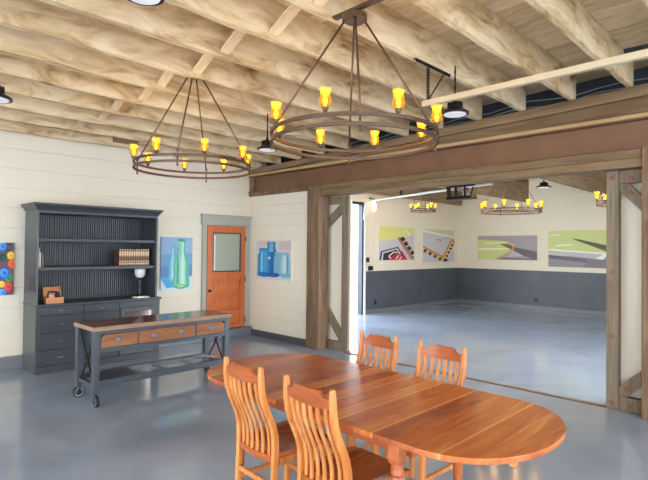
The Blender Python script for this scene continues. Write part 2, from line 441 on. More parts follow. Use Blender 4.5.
# ------------------------------------------------------------------ door in the back wall
d = MB().box(4.845, 5.66, 7.665, 7.715, 0.205, 2.03)
door = struct(MB().box(4.845, 4.955, 7.655, 7.70, 0.17, 2.03).box(5.565, 5.66, 7.655, 7.70, 0.17, 2.03)
       .box(4.955, 5.565, 7.655, 7.70, 1.905, 2.03).box(4.955, 5.565, 7.655, 7.70, 1.06, 1.195)
       .box(4.955, 5.565, 7.655, 7.70, 0.765, 0.80).box(4.955, 5.565, 7.655, 7.70, 0.45, 0.50).box(4.955, 5.565, 7.655, 7.70, 0.17, 0.24)
       .build('door_1', M['orange_door'], bevel=0.004), 'orange stained half-glazed wooden door')
d.bm.free()
for z0, z1 in ((0.80, 1.06), (0.50, 0.765), (0.24, 0.45)):
    MB().box(4.955, 5.565, 7.68, 7.712, z0, z1).box(5.0, 5.52, 7.668, 7.69, z0 + .045, z1 - .045).build('door_panel', M['orange_door'], door, bevel=0.006)
MB().box(4.965, 5.555, 7.678, 7.695, 1.195, 1.905).build('glass_pane', M['door_glass'], door)
MB().box(4.955, 4.975, 7.66, 7.69, 1.195, 1.905).box(5.545, 5.565, 7.66, 7.69, 1.195, 1.905).box(4.975, 5.545, 7.66, 7.69, 1.885, 1.905).box(4.975, 5.545, 7.66, 7.69, 1.195, 1.215).build('glazing_bead', M['sash'], door)
MB().box(4.98, 5.015, 7.672, 7.677, 1.23, 1.86).build('white_strip', M['white_paint'], door)
MB().lathe([(0.012, -0.03), (0.012, -0.012), (0.026, -0.010), (0.028, 0.0), (0.02, 0.012)], (4.89, 7.64, 0.87), 12, 'y').build('door_knob', M['black'], door, smooth=True)
for z in (0.30, 1.05, 1.80):
    MB().box(5.655, 5.668, 7.645, 7.66, z - .05, z + .05).build('hinge', M['black'], door)
struct(MB().box(4.76, 4.845, 7.675, 7.72, 0.16, 2.04).box(5.66, 5.77, 7.675, 7.72, 0.16, 2.04).box(4.74, 5.79, 7.665, 7.72, 2.04, 2.20).box(4.725, 5.80, 7.645, 7.72, 2.20, 2.225)
       .build('trim_6', M['casing'], bevel=0.004), 'sage grey casing around the orange door')

# ------------------------------------------------------------------ joists
ORD = ['', 'second ', 'third ', 'fourth ', 'fifth ', 'sixth ', 'seventh ', 'eighth ', 'ninth ', 'tenth ', 'eleventh ', 'twelfth ', 'thirteenth ']
JY = [1.339 + 0.555 * k for k in range(-1, 12)]
for n, y in enumerate(reversed(JY)):
    mb = MB(); z0 = zj(y); z1 = zt(y) - 0.002
    rnd = random.Random(int(y * 1000))
    xs = [-4.0 + 0.22 * i for i in range(int((5.84 + 4.0) / 0.22) + 1)] + [5.86]
    rings = []
    lap = 2.55 + rnd.uniform(-.12, .12)
    for x in xs:
        e = 0.0 if x > 5.7 else rnd.uniform(-0.006, 0.006)
        w = 0.0 if x > 5.7 else rnd.uniform(-0.004, 0.004)
        sh = 0.010 if x < lap else -0.004
        dz = -0.012 if x < lap else 0.0
        zt_ = z1
        rings.append([mb.bm.verts.new(q) for q in ((x, y + w - sh, z0 + e + dz), (x, y + w + 0.052, z0 + e + dz), (x, y + 0.052, zt_), (x, y - sh * .5, zt_))])
    for A, B in zip(rings, rings[1:]):
        for k in range(4): mb.bm.faces.new((A[k], A[(k + 1) % 4], B[(k + 1) % 4], B[k]))
    mb.bm.faces.new(rings[0][::-1]); mb.bm.faces.new(rings[-1])
    o = mb.build('ceiling_joist', M['joist'])
    tag(o, 'whitewashed old timber ceiling joist, %snearest the bookcase wall' % ORD[n], 'joist', 'whitewashed ceiling joists')
# short blocking boards between joists
for n, k in enumerate(range(2, 12)):
    x = 2.42 + (0.03 if k % 2 else -0.04)
    ya, yb = JY[k] + 0.052, JY[k + 1] - 0.012
    o = MB().bar((x, ya, zt(ya) - 0.05), (x, yb, zj(yb) + 0.03), 0.085, 0.026, (0, 0, 1)).build('joist_bridging', M['block'])
    tag(o, 'short pale bridging board slanting between joists, %snearest the bookcase wall' % ORD[9 - n], 'bridging board', 'bridging boards between the joists')
for n, (x0, x1) in enumerate(((3.06, 3.44), (4.92, 5.24))):
    o = MB().box(x0, x1, 7.402, 7.434, 3.185, 3.265).build('wood_block', M['cart_edge'])
    tag(o, ('brown wooden block under the joists above the bookcase right end' if n == 0 else 'brown wooden block under the joists above left edge of orange door'), 'block', None)

# ------------------------------------------------------------------ header
def ybox(name, x0, x1, ya, yb, za0, za1, zb0, zb1, mat, label, cat):
    """timber running along y whose z range changes linearly"""
    o = MB().hexa([(x0, ya, za0), (x0, ya, za1), (x0, yb, zb0), (x0, yb, zb1), (x1, ya, za0), (x1, ya, za1), (x1, yb, zb0), (x1, yb, zb1)]).build(name, mat, bevel=0.005)
    return tag(o, label, cat)
YA, YB_ = -4.5, 7.70
ybox('top_plate', 5.79, 5.98, YA, YB_, zj(YA) - .13, zj(YA) - .003, zj(YB_) - .10, zj(YB_) - .003, M['timber'], 'topmost brown timber plate directly under the joist ends', 'beam')
ybox('header_board', 5.84, 5.98, YA, YB_, 3.03, zj(YA) - .131, 3.025, zj(YB_) - .101, M['timber'], 'recessed brown timber board between top plate and pale ledge', 'beam')
ybox('header_ledge', 5.75, 5.98, YA, YB_, 2.986, 3.029, 2.986, 3.024, M['strip'], 'thin pale yellow timber ledge lying on the steel beam', 'beam')
prof = [(5.74, 2.68), (5.98, 2.68), (5.98, 2.694), (5.875, 2.694), (5.875, 2.970), (5.98, 2.970), (5.98, 2.985), (5.74, 2.985), (5.74, 2.970), (5.845, 2.970), (5.845, 2.694), (5.74, 2.694)]
beam = MB().prism(prof, YA, 7.70, 'xz').build('steel_beam', M['steel'])
tag(beam, 'rust brown steel I-beam spanning above the wide opening', 'beam')
for y in (7.0, 5.2, 4.1, 3.0, 2.35, 1.4):
    MB().lathe([(0.016, 0.0), (0.016, 0.012), (0.006, 0.013), (0.006, 0.02)], (5.765, y, 2.694), 8).build('bolt', M['copper'], beam)
tag(MB().box(5.765, 5.83, 7.60, 7.695, 2.70, 2.965).build('beam_end_block', M['timber'], bevel=0.004), 'dark timber block closing the left end of the steel beam', 'block')
ybox('sill_plank', 5.755, 5.97, 6.10, 7.70, 2.607, 2.679, 2.607, 2.679, M['post'], 'dark timber plank capping the shiplap wall under the steel beam', 'plank')
ybox('upper_lintel', 5.76, 5.97, 1.252, 5.785, 2.588, 2.679, 2.588, 2.679, M['timber'], 'upper timber lintel just under the steel beam', 'beam')
ybox('lower_lintel', 5.775, 5.97, 1.252, 5.785, 2.497, 2.587, 2.497, 2.587, M['timber'], 'lower timber lintel forming the underside of the opening', 'beam')
ybox('near_lintel', 5.76, 5.97, YA, 0.945, 2.505, 2.679, 2.505, 2.679, M['timber'], 'timber lintel beyond the right post at the photo edge', 'beam')
tag(MB().box(5.75, 5.98, 5.79, 6.08, 0, 2.678).build('timber_post', M['post'], bevel=0.008), 'thick weathered brown timber post at left of the opening', 'post')
tag(MB().box(5.73, 5.98, 0.95, 1.245, 0, 2.678).build('timber_post', M['post'], bevel=0.008), 'thick brown timber post at the right edge of the photo', 'post')
# inner frames with braces
def washer(mb_parent, x, y, z):
    MB().lathe([(0.028, 0.006), (0.028, 0.0), (0.020, -0.001), (0.018, -0.007), (0.010, -0.008)], (x, y, z), 14, 'x').build('washer', M['copper'], mb_parent)
lf = tag(empty('brace_frame', (6.06, 5.55, 0)), 'narrow timber brace frame beside the left post of the opening', 'frame')
def rel(mb, name, mat, par, **k):
    o = mb.build(name, mat, par, **k)
    o.matrix_parent_inverse = Matrix.Translation(-Vector(par.location))
    return o
rel(MB().box(6.0, 6.05, 5.375, 5.515, 0, 2.49), 'inner_post', M['greypost'], lf, bevel=0.004)
rel(MB().box(6.0, 6.05, 5.517, 5.985, 2.37, 2.49), 'top_rail', M['greypost'], lf, bevel=0.004)
rel(MB().box(6.0, 6.05, 5.517, 5.985, 0, 0.13), 'bottom_rail', M['greypost'], lf, bevel=0.004)
rel(MB().bar((6.03, 5.50, 2.33), (6.03, 5.96, 1.98), 0.05, 0.13, (0, 0.6, 0.8)), 'brace', M['greypost'], lf, bevel=0.003)
rel(MB().bar((6.03, 5.50, 0.17), (6.03, 5.96, 0.72), 0.05, 0.13, (0, -0.7, 0.7)), 'brace', M['greypost'], lf, bevel=0.003)
rf = tag(empty('brace_frame', (5.93, 1.5, 0)), 'narrow timber brace frame beside the right post with copper washers', 'frame')
rel(MB().box(5.88, 5.98, 1.485, 1.60, 0, 2.49), 'inner_post', M['greypost'], rf, bevel=0.004)
rel(MB().box(5.90, 5.98, 1.25, 1.484, 2.355, 2.49), 'top_rail', M['greypost'], rf, bevel=0.004)
rel(MB().box(5.90, 5.98, 1.25, 1.484, 0, 0.135), 'bottom_rail', M['greypost'], rf, bevel=0.004)
rel(MB().prism([(1.484, 2.353), (1.40, 2.353), (1.249, 2.175), (1.249, 2.02), (1.484, 2.285)], 5.905, 5.965, 'yz'), 'brace', M['greypost'], rf, bevel=0.003)
rel(MB().prism([(1.484, 0.137), (1.484, 0.235), (1.249, 0.47), (1.249, 0.31), (1.41, 0.137)], 5.905, 5.965, 'yz'), 'brace', M['greypost'], rf, bevel=0.003)
for (x, y, z) in ((5.874, 1.545, 2.42), (5.895, 1.375, 2.40), (5.895, 1.27, 2.42), (5.904, 1.38, 2.25), (5.874, 1.545, 1.42), (5.874, 1.545, 0.76), (5.874, 1.545, 0.07), (5.895, 1.38, 0.06), (5.904, 1.41, 0.225)):
    o = MB().lathe([(0.028, 0.006), (0.028, 0.0), (0.020, -0.001), (0.018, -0.007), (0.010, -0.008)], (x, y, z), 14, 'x').build('washer', M['copper'], rf)
    o.matrix_parent_inverse = Matrix.Translation(-Vector(rf.location))
# cables in the gap above the header
for n, (dz, ph, lb) in enumerate(((0.03, 0.0, 'lowest'), (0.09, 1.3, 'middle'), (0.15, 2.2, 'uppermost'))):
    pts = [(6.08 + 0.04 * math.sin(i * 0.8 + ph), -2 + 0.25 * i, zj(-2 + 0.25 * i) + dz + 0.02 * math.sin(i * 1.7 + ph)) for i in range(34)]
    tag(MB().tube(pts, 0.006, 6).build('cable', M['cable'], smooth=True), '%s grey cable running in the dark gap above the header' % lb, 'cable', 'cables above the header')

# garage beams, door track, opener
for (y, xe, z0, lb) in ((7.93, GX - .01, 3.02, 'brown garage ceiling beam close along the left garage wall'), (5.36, 13.0, 2.895, 'brown garage beam with cut end above the wide chandelier'), (3.80, GX - .01, 3.06, 'brown garage beam at right above the partly hidden chandelier')):
    tag(MB().box(6.30, xe, y, y + 0.11, z0, 3.60).build('garage_beam', M['garage_beam'], bevel=0.006), lb, 'beam')
tr = tag(empty('door_track', (9.55, 6.2, 2.87)), 'pale galvanised overhead door track running into the garage', 'track')
pts = [(9.55, 8.03, 2.35), (9.55, 8.01, 2.62), (9.55, 7.92, 2.76), (9.55, 7.75, 2.825), (9.55, 6.2, 2.90), (9.55, 4.67, 2.975)]
for A, B in zip(pts, pts[1:]):
    pass
rel(MB().tube(pts, 0.026, 8), 'rail', M['galv'], tr)
for y in (6.9, 5.2):
    rel(MB().box(9.53, 9.57, y, y + .04, 2.90, 3.62), 'hanger', M['black'], tr)
op = tag(empty('door_opener', (7.8, 4.4, 2.6)), 'black overhead door opener bracket hanging under garage ceiling', 'opener')
rel(MB().box(7.70, 7.90, 4.14, 4.62, 2.51, 2.56), 'tray', M['black'], op, bevel=0.004)
rel(MB().bar((7.8, 4.16, 2.56), (7.8, 4.12, 2.70), 0.16, 0.03, (0, 1, 0)), 'end_plate', M['black'], op)
rel(MB().bar((7.8, 4.60, 2.56), (7.8, 4.64, 2.74), 0.10, 0.03, (0, 1, 0)), 'end_plate', M['black'], op)
rel(MB().box(7.79, 7.82, 4.30, 4.33, 2.56, 3.62).box(7.79, 7.82, 4.47, 4.50, 2.56, 3.62).box(7.78, 7.83, 4.14, 4.62, 2.73, 2.76), 'hanger', M['black'], op)

# cream track tube under the joists with perforated angle hangers
tb = tag(empty('ceiling_track', (3.83, 1.0, 2.95)), 'long cream square tube hung under joists by perforated black angles', 'track')
rel(MB().box(3.805, 3.855, -3.0, 2.54, 2.93, 2.98), 'tube', M['cream_tube'], tb, bevel=0.004)
mb = MB()
for i in range(11):       # perforated upright: ladder of rungs between two flanges
    z = 2.985 + i * 0.026
    mb.box(3.80, 3.832, 2.476, 2.481, z, z + 0.012)
mb.box(3.798, 3.805, 2.474, 2.482, 2.982, 3.284).box(3.827, 3.834, 2.474, 2.482, 2.982, 3.284)
rel(mb, 'upright', M['black'], tb)
rel(MB().bar((3.55, 2.44, zj(2.45) - .016), (4.10, 2.44, zj(2.45) - .016), 0.03, 0.006).bar((3.55, 2.425, zj(2.45) - .03), (4.10, 2.425, zj(2.45) - .03), 0.006, 0.03), 'angle_bar', M['black'], tb)
rel(MB().bar((4.03, 2.44, zj(2.45) - .02), (3.84, 2.50, 2.975), 0.018, 0.006), 'strut', M['black'], tb)
rel(MB().box(3.80, 3.83, -0.5, 0.93, 2.982, 3.010), 'angle_bar', M['black'], tb)

# ------------------------------------------------------------------ chandeliers
def ring_mb(R, z, hw, ht, n=64):
    mb = MB(); rings = []
    for k in range(n):
        a = 2 * PI * k / n; c, s = math.cos(a), math.sin(a)
        rings.append([mb.bm.verts.new(((R + i * hw) * c, (R + i * hw) * s, z + j * ht)) for i, j in ((-1, -1), (1, -1), (1, 1), (-1, 1))])
    for i in range(n):
        A, B = rings[i], rings[(i + 1) % n]
        for k in range(4): mb.bm.faces.new((A[k], A[(k + 1) % 4], B[(k + 1) % 4], B[k]))
    return mb
def chandelier(loc, label, R, drop, nl=8, phase=22.5, sc=1.0, light=3.0, can_r=0.085, lmp=1.0, wd=0.86, stem=0.03, rods=(45, 135, 225, 315)):
    """loc: centre of the upper ring"""
    t = tag(empty('chandelier', loc), label, 'chandelier')
    ring_mb(R, 0, 0.009, 0.011).build('upper_ring', M['bronze'], t, bevel=0.002)
    ring_mb(R, -0.058 * sc, 0.009, 0.011).build('lower_ring', M['bronze'], t, bevel=0.002)
    MB().lathe([(0.02, drop + stem), (0.02, drop), (can_r, drop), (can_r, drop - 0.035), (can_r * .8, drop - 0.045)], (0, 0, 0), 24).build('canopy', M['bronze'], t)
    for a in rods:
        c, s = math.cos(math.radians(a)), math.sin(math.radians(a))
        MB().tube([(can_r * .75 * c, can_r * .75 * s, drop - 0.03), (R * c, R * s, 0.03)], 0.006 * sc + 0.0015, 8).build('rod', M['bronze'], t, smooth=True)
        MB().lathe([(0.004, 0.05), (0.012, 0.045), (0.014, 0.035), (0.006, 0.025), (0.008, 0.0), (0.007, -0.085 * sc), (0.012, -0.095 * sc), (0.004, -0.105 * sc)], (R * c, R * s, 0), 8).build('spacer', M['bronze'], t, smooth=True)
    for k in range(nl):
        a = math.radians(phase + 360.0 * k / nl); c, s = R * math.cos(a), R * math.sin(a)
        so = MB().lathe([(0.006, 0.008), (0.010, 0.010), (0.016, 0.028), (0.022, 0.040), (0.020, 0.044)], (c, s, 0), 12).build('lamp_socket', M['bronze'], t, smooth=True)
        h = [(0.018, 0.042), (0.034, 0.052), (0.041, 0.070), (0.040, 0.088), (0.033, 0.108), (0.031, 0.120), (0.036, 0.136), (0.043, 0.150)]
        MB().lathe([(r * lmp * wd, 0.042 + (z - .042) * lmp) for r, z in h], (c, s, 0), 18, cap=False).build('glass_shade', M['amber'], so, smooth=True)
        MB().lathe([(0.004, 0.046), (0.010, 0.060), (0.014, 0.080), (0.010, 0.100), (0.002, 0.115)], (c, s, 0), 10).build('bulb', M['flame'], so, smooth=True)
        if light:
            ld = bpy.data.lights.new('lamp_light', 'POINT'); ld.energy = light; ld.color = (1.0, 0.72, 0.36); ld.shadow_soft_size = 0.03
            lo = bpy.data.objects.new('lamp_light', ld); COL.objects.link(lo); lo.parent = t; lo.location = (c, s, 0.135)
    return t
chandelier((2.553, 2.246, 2.418), 'large bronze double-ring chandelier nearest, hanging above the dining table', 0.556, 0.82, light=1.6, phase=24)
chandelier((2.657, 4.481, 2.475), 'bronze double-ring chandelier behind the nearest one, towards the bookcase', 0.565, 0.93, light=1.6, phase=24, stem=0.11)
chandelier((8.65, 3.885, 2.355), 'wide ring chandelier of amber lamps in middle of the garage', 0.505, 0.80, light=2.0, stem=0.46, phase=12, sc=0.7, lmp=0.9)
chandelier((10.03, 6.627, 2.575), 'smallest chandelier, in front of the two square garage paintings', 0.285, 0.55, nl=6, light=2.0, lmp=0.85, stem=0.49, phase=12, sc=0.7)
chandelier((8.09, 1.755, 2.35), 'amber chandelier in the garage partly hidden by the right posts', 0.555, 0.72, light=2.0, stem=0.55, phase=24, sc=0.7)
for (x, y, dz, lb) in ((2.553, 2.246, 2.418 + .85, 'thin dark strap carrying the chandelier above the dining table'),):
    k = int((y - JY[0]) / 0.555)
    o = MB().box(x - .02, x + .02, JY[k] + .056, JY[k + 1] - .012, dz, dz + 0.02).build('mounting_strap', M['bronze'])
    tag(o, lb, 'strap')

# ------------------------------------------------------------------ barn pendants
def pendant(loc, top, label, R=0.125):
    t = tag(empty('pendant_lamp', loc), label, 'lamp')
    MB().lathe([(R, 0.0), (R, 0.018), (R * .86, 0.028), (R * .52, 0.055), (R * .46, 0.10), (R * .30, 0.115), (R * .12, 0.118), (R * .10, 0.15)], (0, 0, 0), 28).build('shade', M['black'], t)
    MB().lathe([(R * .80, -0.004), (R * .80, 0.004)], (0, 0, 0), 28).build('diffuser', M['lens'], t)
    mb = MB()
    for k in range(10):
        a = 2 * PI * k / 10; mb.box(R * .5 * math.cos(a) - .006, R * .5 * math.cos(a) + .006, R * .5 * math.sin(a) - .006, R * .5 * math.sin(a) + .006, 0.05, 0.105)
    mb.build('cooling_fins', M['black'], t)
    L = top - loc[2] - 0.15; n = max(1, int(L / 0.035)); mb = MB()
    for k in range(n):
        z = 0.15 + L * k / n; h = L / n
        if k % 2: mb.box(-.008, .008, -.003, .003, z, z + h)
        else: mb.box(-.003, .003, -.008, .008, z, z + h)
    mb.build('chain', M['black'], t)
    return t
pendant((4.01, 2.32, 2.86), 3.30, 'black dome pendant under the cream track, right of the big chandelier', 0.123)
pendant((3.65, 4.54, 2.775), 3.20, 'black dome pendant between the two main-room chandeliers', 0.118)
pendant((1.16, 2.47, 2.935), 3.27, 'black pendant cut off by the top edge of the photo', 0.105)
pendant((0.985, 4.70, 2.815), 3.20, 'black pendant cut off by the left edge of the photo', 0.125)
pendant((11.0, 4.21, 3.00), 3.62, 'small black dome pendant high in the garage', 0.15)
gl = tag(empty('globe_lamp', (9.83, 7.95, 2.83)), 'glowing white globe lamp by the garage door frame', 'lamp')
MB().lathe([(0.01, -0.25), (0.05, -0.22), (0.068, -0.14), (0.05, -0.05), (0.03, -0.01), (0.025, 0.0)], (0, 0, 0), 16).build('globe', M['globe'], gl, smooth=True)
MB().tube([(0, 0, 0.0), (0, 0, 0.06), (0, 0.14, 0.09)], 0.02, 8).build('bracket', M['black'], gl)

# ------------------------------------------------------------------ bookcase
bc = tag(empty('bookcase', (2.79, 7.30, 0)), 'tall charcoal bookcase with beadboard back and drawers below', 'bookcase')
FY, BY = 7.062, 7.595
def B(mb, name, mat, par=None, **k):
    par0 = par or bc
    o = mb.build(name, mat, par0, **k)
    if par0 is bc: o.matrix_parent_inverse = Matrix.Translation(-Vector(bc.location))
    return o
B(MB().box(1.985, 3.655, FY + .012, BY, 0.0, 0.855), 'base_cabinet', M['book_case'], bevel=0.003)
B(MB().box(1.99, 3.65, FY - .004, FY + .012, 0.0, 0.092), 'plinth', M['book_case'], bevel=0.003)
B(MB().box(1.965, 3.668, FY - .02, BY, 0.856, 0.887), 'counter', M['book_case'], bevel=0.004)
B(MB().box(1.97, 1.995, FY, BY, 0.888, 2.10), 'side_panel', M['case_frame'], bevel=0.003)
B(MB().box(3.575, 3.605, FY, BY, 0.888, 2.10), 'side_panel', M['book_case'], bevel=0.003)
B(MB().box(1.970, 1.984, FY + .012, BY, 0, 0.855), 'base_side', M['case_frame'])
for x, s in ((1.955, 1), (3.605, -1)):
    B(MB().box(x, x + .015, FY + .02, FY + .26, 1.05, 1.23), 'joining_plate', M['book_case'], bevel=0.004)
prof = []
x = 1.996
poly = [(1.996, 7.59), (1.996, 7.555)]
while x < 3.515:
    poly += [(x + 0.012, 7.555), (x + 0.014, 7.569), (x + 0.024, 7.569), (x + 0.026, 7.548), (x + 0.044, 7.548), (x + 0.046, 7.569), (x + .056, 7.569), (x + .058, 7.555)]
    x += 0.0607
poly += [(3.574, 7.555), (3.574, 7.59)]
B(MB().prism(poly, 0.888, 2.10, 'xy'), 'back_panel', M['bead'])
B(MB().box(1.996, 3.574, FY + .03, 7.55, 1.695, 1.738), 'shelf', M['book_case'], bevel=0.003)
B(MB().box(1.996, 3.574, FY + .03, 7.55, 1.318, 1.362), 'shelf', M['book_case'], bevel=0.003)
B(MB().box(1.996, 3.574, FY + .001, 7.55, 2.065, 2.10), 'top_panel', M['book_case'])
# crown moulding: flared rim
mb = MB()
levels = [(0.0, 2.101), (0.012, 2.112), (0.016, 2.125), (0.05, 2.165), (0.055, 2.19)]
rings = [[mb.bm.verts.new(q) for q in ((1.97 - e, FY - e, z), (3.605 + e, FY - e, z), (3.605 + e, BY, z), (1.97 - e, BY, z))] for e, z in levels]
for A, Bq in zip(rings, rings[1:]):
    for k in range(4): mb.bm.faces.new((A[k], A[(k + 1) % 4], Bq[(k + 1) % 4], Bq[k]))
mb.bm.faces.new(rings[0][::-1]); mb.bm.faces.new(rings[-1])
B(mb, 'crown_moulding', M['book_case'])
def drawer(x0, x1, z0, z1):
    dr = B(MB().box(x0, x1, FY - .008, FY + .011, z0, z1), 'drawer', M['book_case'], bevel=0.004)
    cx, cz = (x0 + x1) / 2, (z0 + z1) / 2
    MB().tube([(cx - .035, FY - .008, cz), (cx - .03, FY - .03, cz), (cx + .03, FY - .03, cz), (cx + .035, FY - .008, cz)], 0.006, 8).build('handle', M['pull'], dr, smooth=True)
ZS = [(0.745, 0.85), (0.52, 0.733), (0.305, 0.508), (0.098, 0.293)]
for z0, z1 in ZS: drawer(2.005, 2.545, z0, z1)
for z0, z1 in ZS: drawer(2.562, 3.03, z0, z1)
B(MB().box(3.045, 3.65, FY - .004, FY + .011, 0.775, 0.85), 'fascia', M['book_case'], bevel=0.003)
gd = B(MB().box(3.06, 3.115, FY - .012, FY + .011, 0.10, 0.76).box(3.52, 3.56, FY - .012, FY + .011, 0.10, 0.76).box(3.115, 3.52, FY - .012, FY + .011, 0.705, 0.76).box(3.115, 3.52, FY - .012, FY + .011, 0.10, 0.17), 'glass_door', M['case_frame'], bevel=0.003)
MB().box(3.115, 3.52, FY - .002, FY + .006, 0.17, 0.705).build('glass_pane', M['cab_glass'], gd)
MB().tube([(3.135, FY - .012, 0.30), (3.135, FY - .035, 0.31), (3.135, FY - .035, 0.52), (3.135, FY - .012, 0.53)], 0.007, 8).build('handle', M['pull'], gd, smooth=True)

# books: long row on the middle shelf
def spine_mat():
    m, nt, b = nodes('banded_book_spine'); L = nt.links.new
    tc = nt.nodes.new('ShaderNodeTexCoord'); sp = nt.nodes.new('ShaderNodeSeparateXYZ'); L(tc.outputs['Object'], sp.inputs[0])
    cr = nt.nodes.new('ShaderNodeValToRGB'); cr.color_ramp.interpolation = 'CONSTANT'
    mr = nt.nodes.new('ShaderNodeMapRange'); mr.inputs[1].default_value = 0.0; mr.inputs[2].default_value = 0.24; L(sp.outputs[2], mr.inputs[0])
    stops = [(0.0, (112, 78, 58)), (0.06, (206, 180, 138)), (0.16, (120, 84, 62)), (0.2, (190, 164, 124)), (0.3, (110, 72, 54)), (0.52, (148, 112, 82)), (0.60, (212, 188, 146)), (0.86, (122, 86, 64)), (0.93, (196, 168, 128))]
    el = cr.color_ramp.elements
    while len(el) < len(stops): el.new(0.5)
    for e, (q, c) in zip(el, stops): e.position = q; e.color = lin(c)
    L(mr.outputs[0], cr.inputs[0]); L(cr.outputs[0], b.inputs['Base Color']); b.inputs['Roughness'].default_value = 0.45
    return m
M['spine'] = spine_mat()
def book(loc, w, h, dpt, label, group, cov, spine, tilt=0.0):
    t = tag(empty('book', loc), label, 'book', group)
    t.rotation_euler = (0, tilt, 0)
    MB().box(-w / 2, -w / 2 + .003, 0.0, dpt, 0, h).box(w / 2 - .003, w / 2, 0.0, dpt, 0, h).build('cover', cov, t)
    MB().box(-w / 2 + .003, w / 2 - .003, 0.006, dpt - .004, 0.003, h - .004).build('page_block', M['paper'], t)
    MB().prism([(-w / 2, 0.004), (-w / 2 * .6, -0.004), (w / 2 * .6, -0.004), (w / 2, 0.004)], 0, h, 'xy').build('spine', spine, t)
    return t
NB = 13
rng = random.Random(3)
for k in range(NB):
    lb = 'brown banded book in the shelf row, ' + ('leftmost of the row with its dark cover showing' if k == 0 else ('rightmost of the row' if k == NB - 1 else '%sfrom the left' % ORD[k] if k else ''))
    book((3.082 + 0.0352 * k, 7.16, 1.3625), 0.033, 0.238 + rng.uniform(-.004, .004), 0.17, lb, 'brown books on the middle shelf', M['book_cover'], M['spine'])
M['white_cover'] = plain('white_book_cover', (232, 230, 222), 0.5)
M['grey_cover'] = plain('grey_book_cover', (140, 138, 134), 0.5)
book((2.012, 7.13, 1.3625), 0.018, 0.25, 0.17, 'thin white book standing against the left side of the bookcase', None, M['white_cover'], M['white_cover'])
book((2.034, 7.13, 1.3625), 0.014, 0.19, 0.15, 'short thin white book second from left end of middle shelf', None, M['white_cover'], M['white_cover'], -0.02)
book((2.066, 7.13, 1.3633), 0.012, 0.17, 0.14, 'thin grey book leaning at the left end of middle shelf', None, M['grey_cover'], M['grey_cover'], -0.06)

# table lamp on the counter
lp = tag(empty('table_lamp', (3.448, 7.30, 0.887)), 'small lamp with white bowl shade on black turned column', 'lamp')
MB().lathe([(0.064, 0.0), (0.066, 0.014), (0.045, 0.024), (0.034, 0.04), (0.042, 0.06), (0.032, 0.09), (0.040, 0.16), (0.048, 0.22), (0.032, 0.245), (0.040, 0.255), (0.014, 0.27), (0.014, 0.285)], (0, 0, 0), 18).build('base_column', M['black'], lp, smooth=True)
MB().lathe([(0.02, 0.28), (0.055, 0.295), (0.078, 0.335), (0.082, 0.385), (0.088, 0.42), (0.084, 0.42), (0.076, 0.38), (0.07, 0.335), (0.045, 0.305)], (0, 0, 0), 24).build('lamp_shade', M['milk'], lp, smooth=True)
pd = MB().box(-.11, .11, -.06, .06, 0, 0.006).box(-.10, .10, -.055, .06, 0.006, 0.014).box(-.08, .03, -.05, .03, 0.014, 0.02).build('paper_stack', M['paper'])
pd.location = (3.40, 7.15, 0.8875); pd.rotation_euler = (0, 0, 0.1); tag(pd, 'small stack of white papers at the foot of the table lamp', 'papers')
# open wooden box
bx = tag(empty('wooden_box', (2.205, 7.16, 0.887)), 'small tan wooden box with open lid on the bookcase counter', 'box')
MB().box(-.105, .105, -.07, -.062, 0, .08).box(-.105, .105, .062, .07, 0, .08).box(-.105, -.097, -.062, .062, 0, .08).box(.097, .105, -.062, .062, 0, .08).box(-.097, .097, -.062, .062, 0, .008).build('box_base', M['box_wood'], bx, bevel=0.002)
MB().bar((0, .072, .082), (0, .10, .205), 0.21, 0.008, (0, 1, 0)).bar((-.101, .058, .088), (-.101, .084, .205), 0.008, 0.03, (0, 1, 0)).bar((.101, .058, .088), (.101, .084, .205), 0.008, 0.03, (0, 1, 0)).bar((0, .084, .203), (0, .076, .206), 0.21, 0.008).build('lid', M['box_wood'], bx)
MB().box(-.06, .0, -.02, .03, 0.04, 0.115).build('pink_lining', M['pink'], bx)
gd2 = tag(empty('desk_gadget', (2.215, 7.165, 0.896)), 'small black metal gadget sitting inside the open wooden box', 'gadget')
MB().box(-.07, .08, -.045, .045, 0, 0.03).build('body', M['black'], gd2, bevel=0.004)
MB().tube([(-.06, 0.045, .03), (-.06, 0.045, .125), (-.045, 0.045, .14), (.05, 0.045, .135), (.06, .045, .12)], 0.010, 8).build('arm', M['black'], gd2, smooth=True)
MB().box(.03, .075, .0, .055, .03, .125).build('head', M['black'], gd2, bevel=0.006)

# ------------------------------------------------------------------ rolling cart
ct = tag(empty('kitchen_cart', (2.83, 5.50, 0)), 'industrial rolling cart with dark wood top and three wooden drawers', 'cart')
def K(mb, name, mat, **k):
    o = mb.build(name, mat, ct, **k); o.matrix_parent_inverse = Matrix.Translation(-Vector(ct.location)); return o
X0, X1, Y0, Y1 = 1.985, 3.665, 5.225, 5.775
K(MB().box(X0 + .012, X1 - .012, Y0 + .012, Y1 - .012, 0.775, 0.816), 'table_top', M['cart_top'])
K(MB().box(X0, X1, Y0, Y0 + .0118, 0.772, 0.815).box(X0, X1, Y1 - .0118, Y1, 0.772, 0.815).box(X0, X0 + .0118, Y0 + .012, Y1 - .012, 0.772, 0.815).box(X1 - .0118, X1, Y0 + .012, Y1 - .012, 0.772, 0.815), 'edging', M['cart_edge'], bevel=0.003)
LX = (2.00, 3.585); LY = (5.245, 5.695)
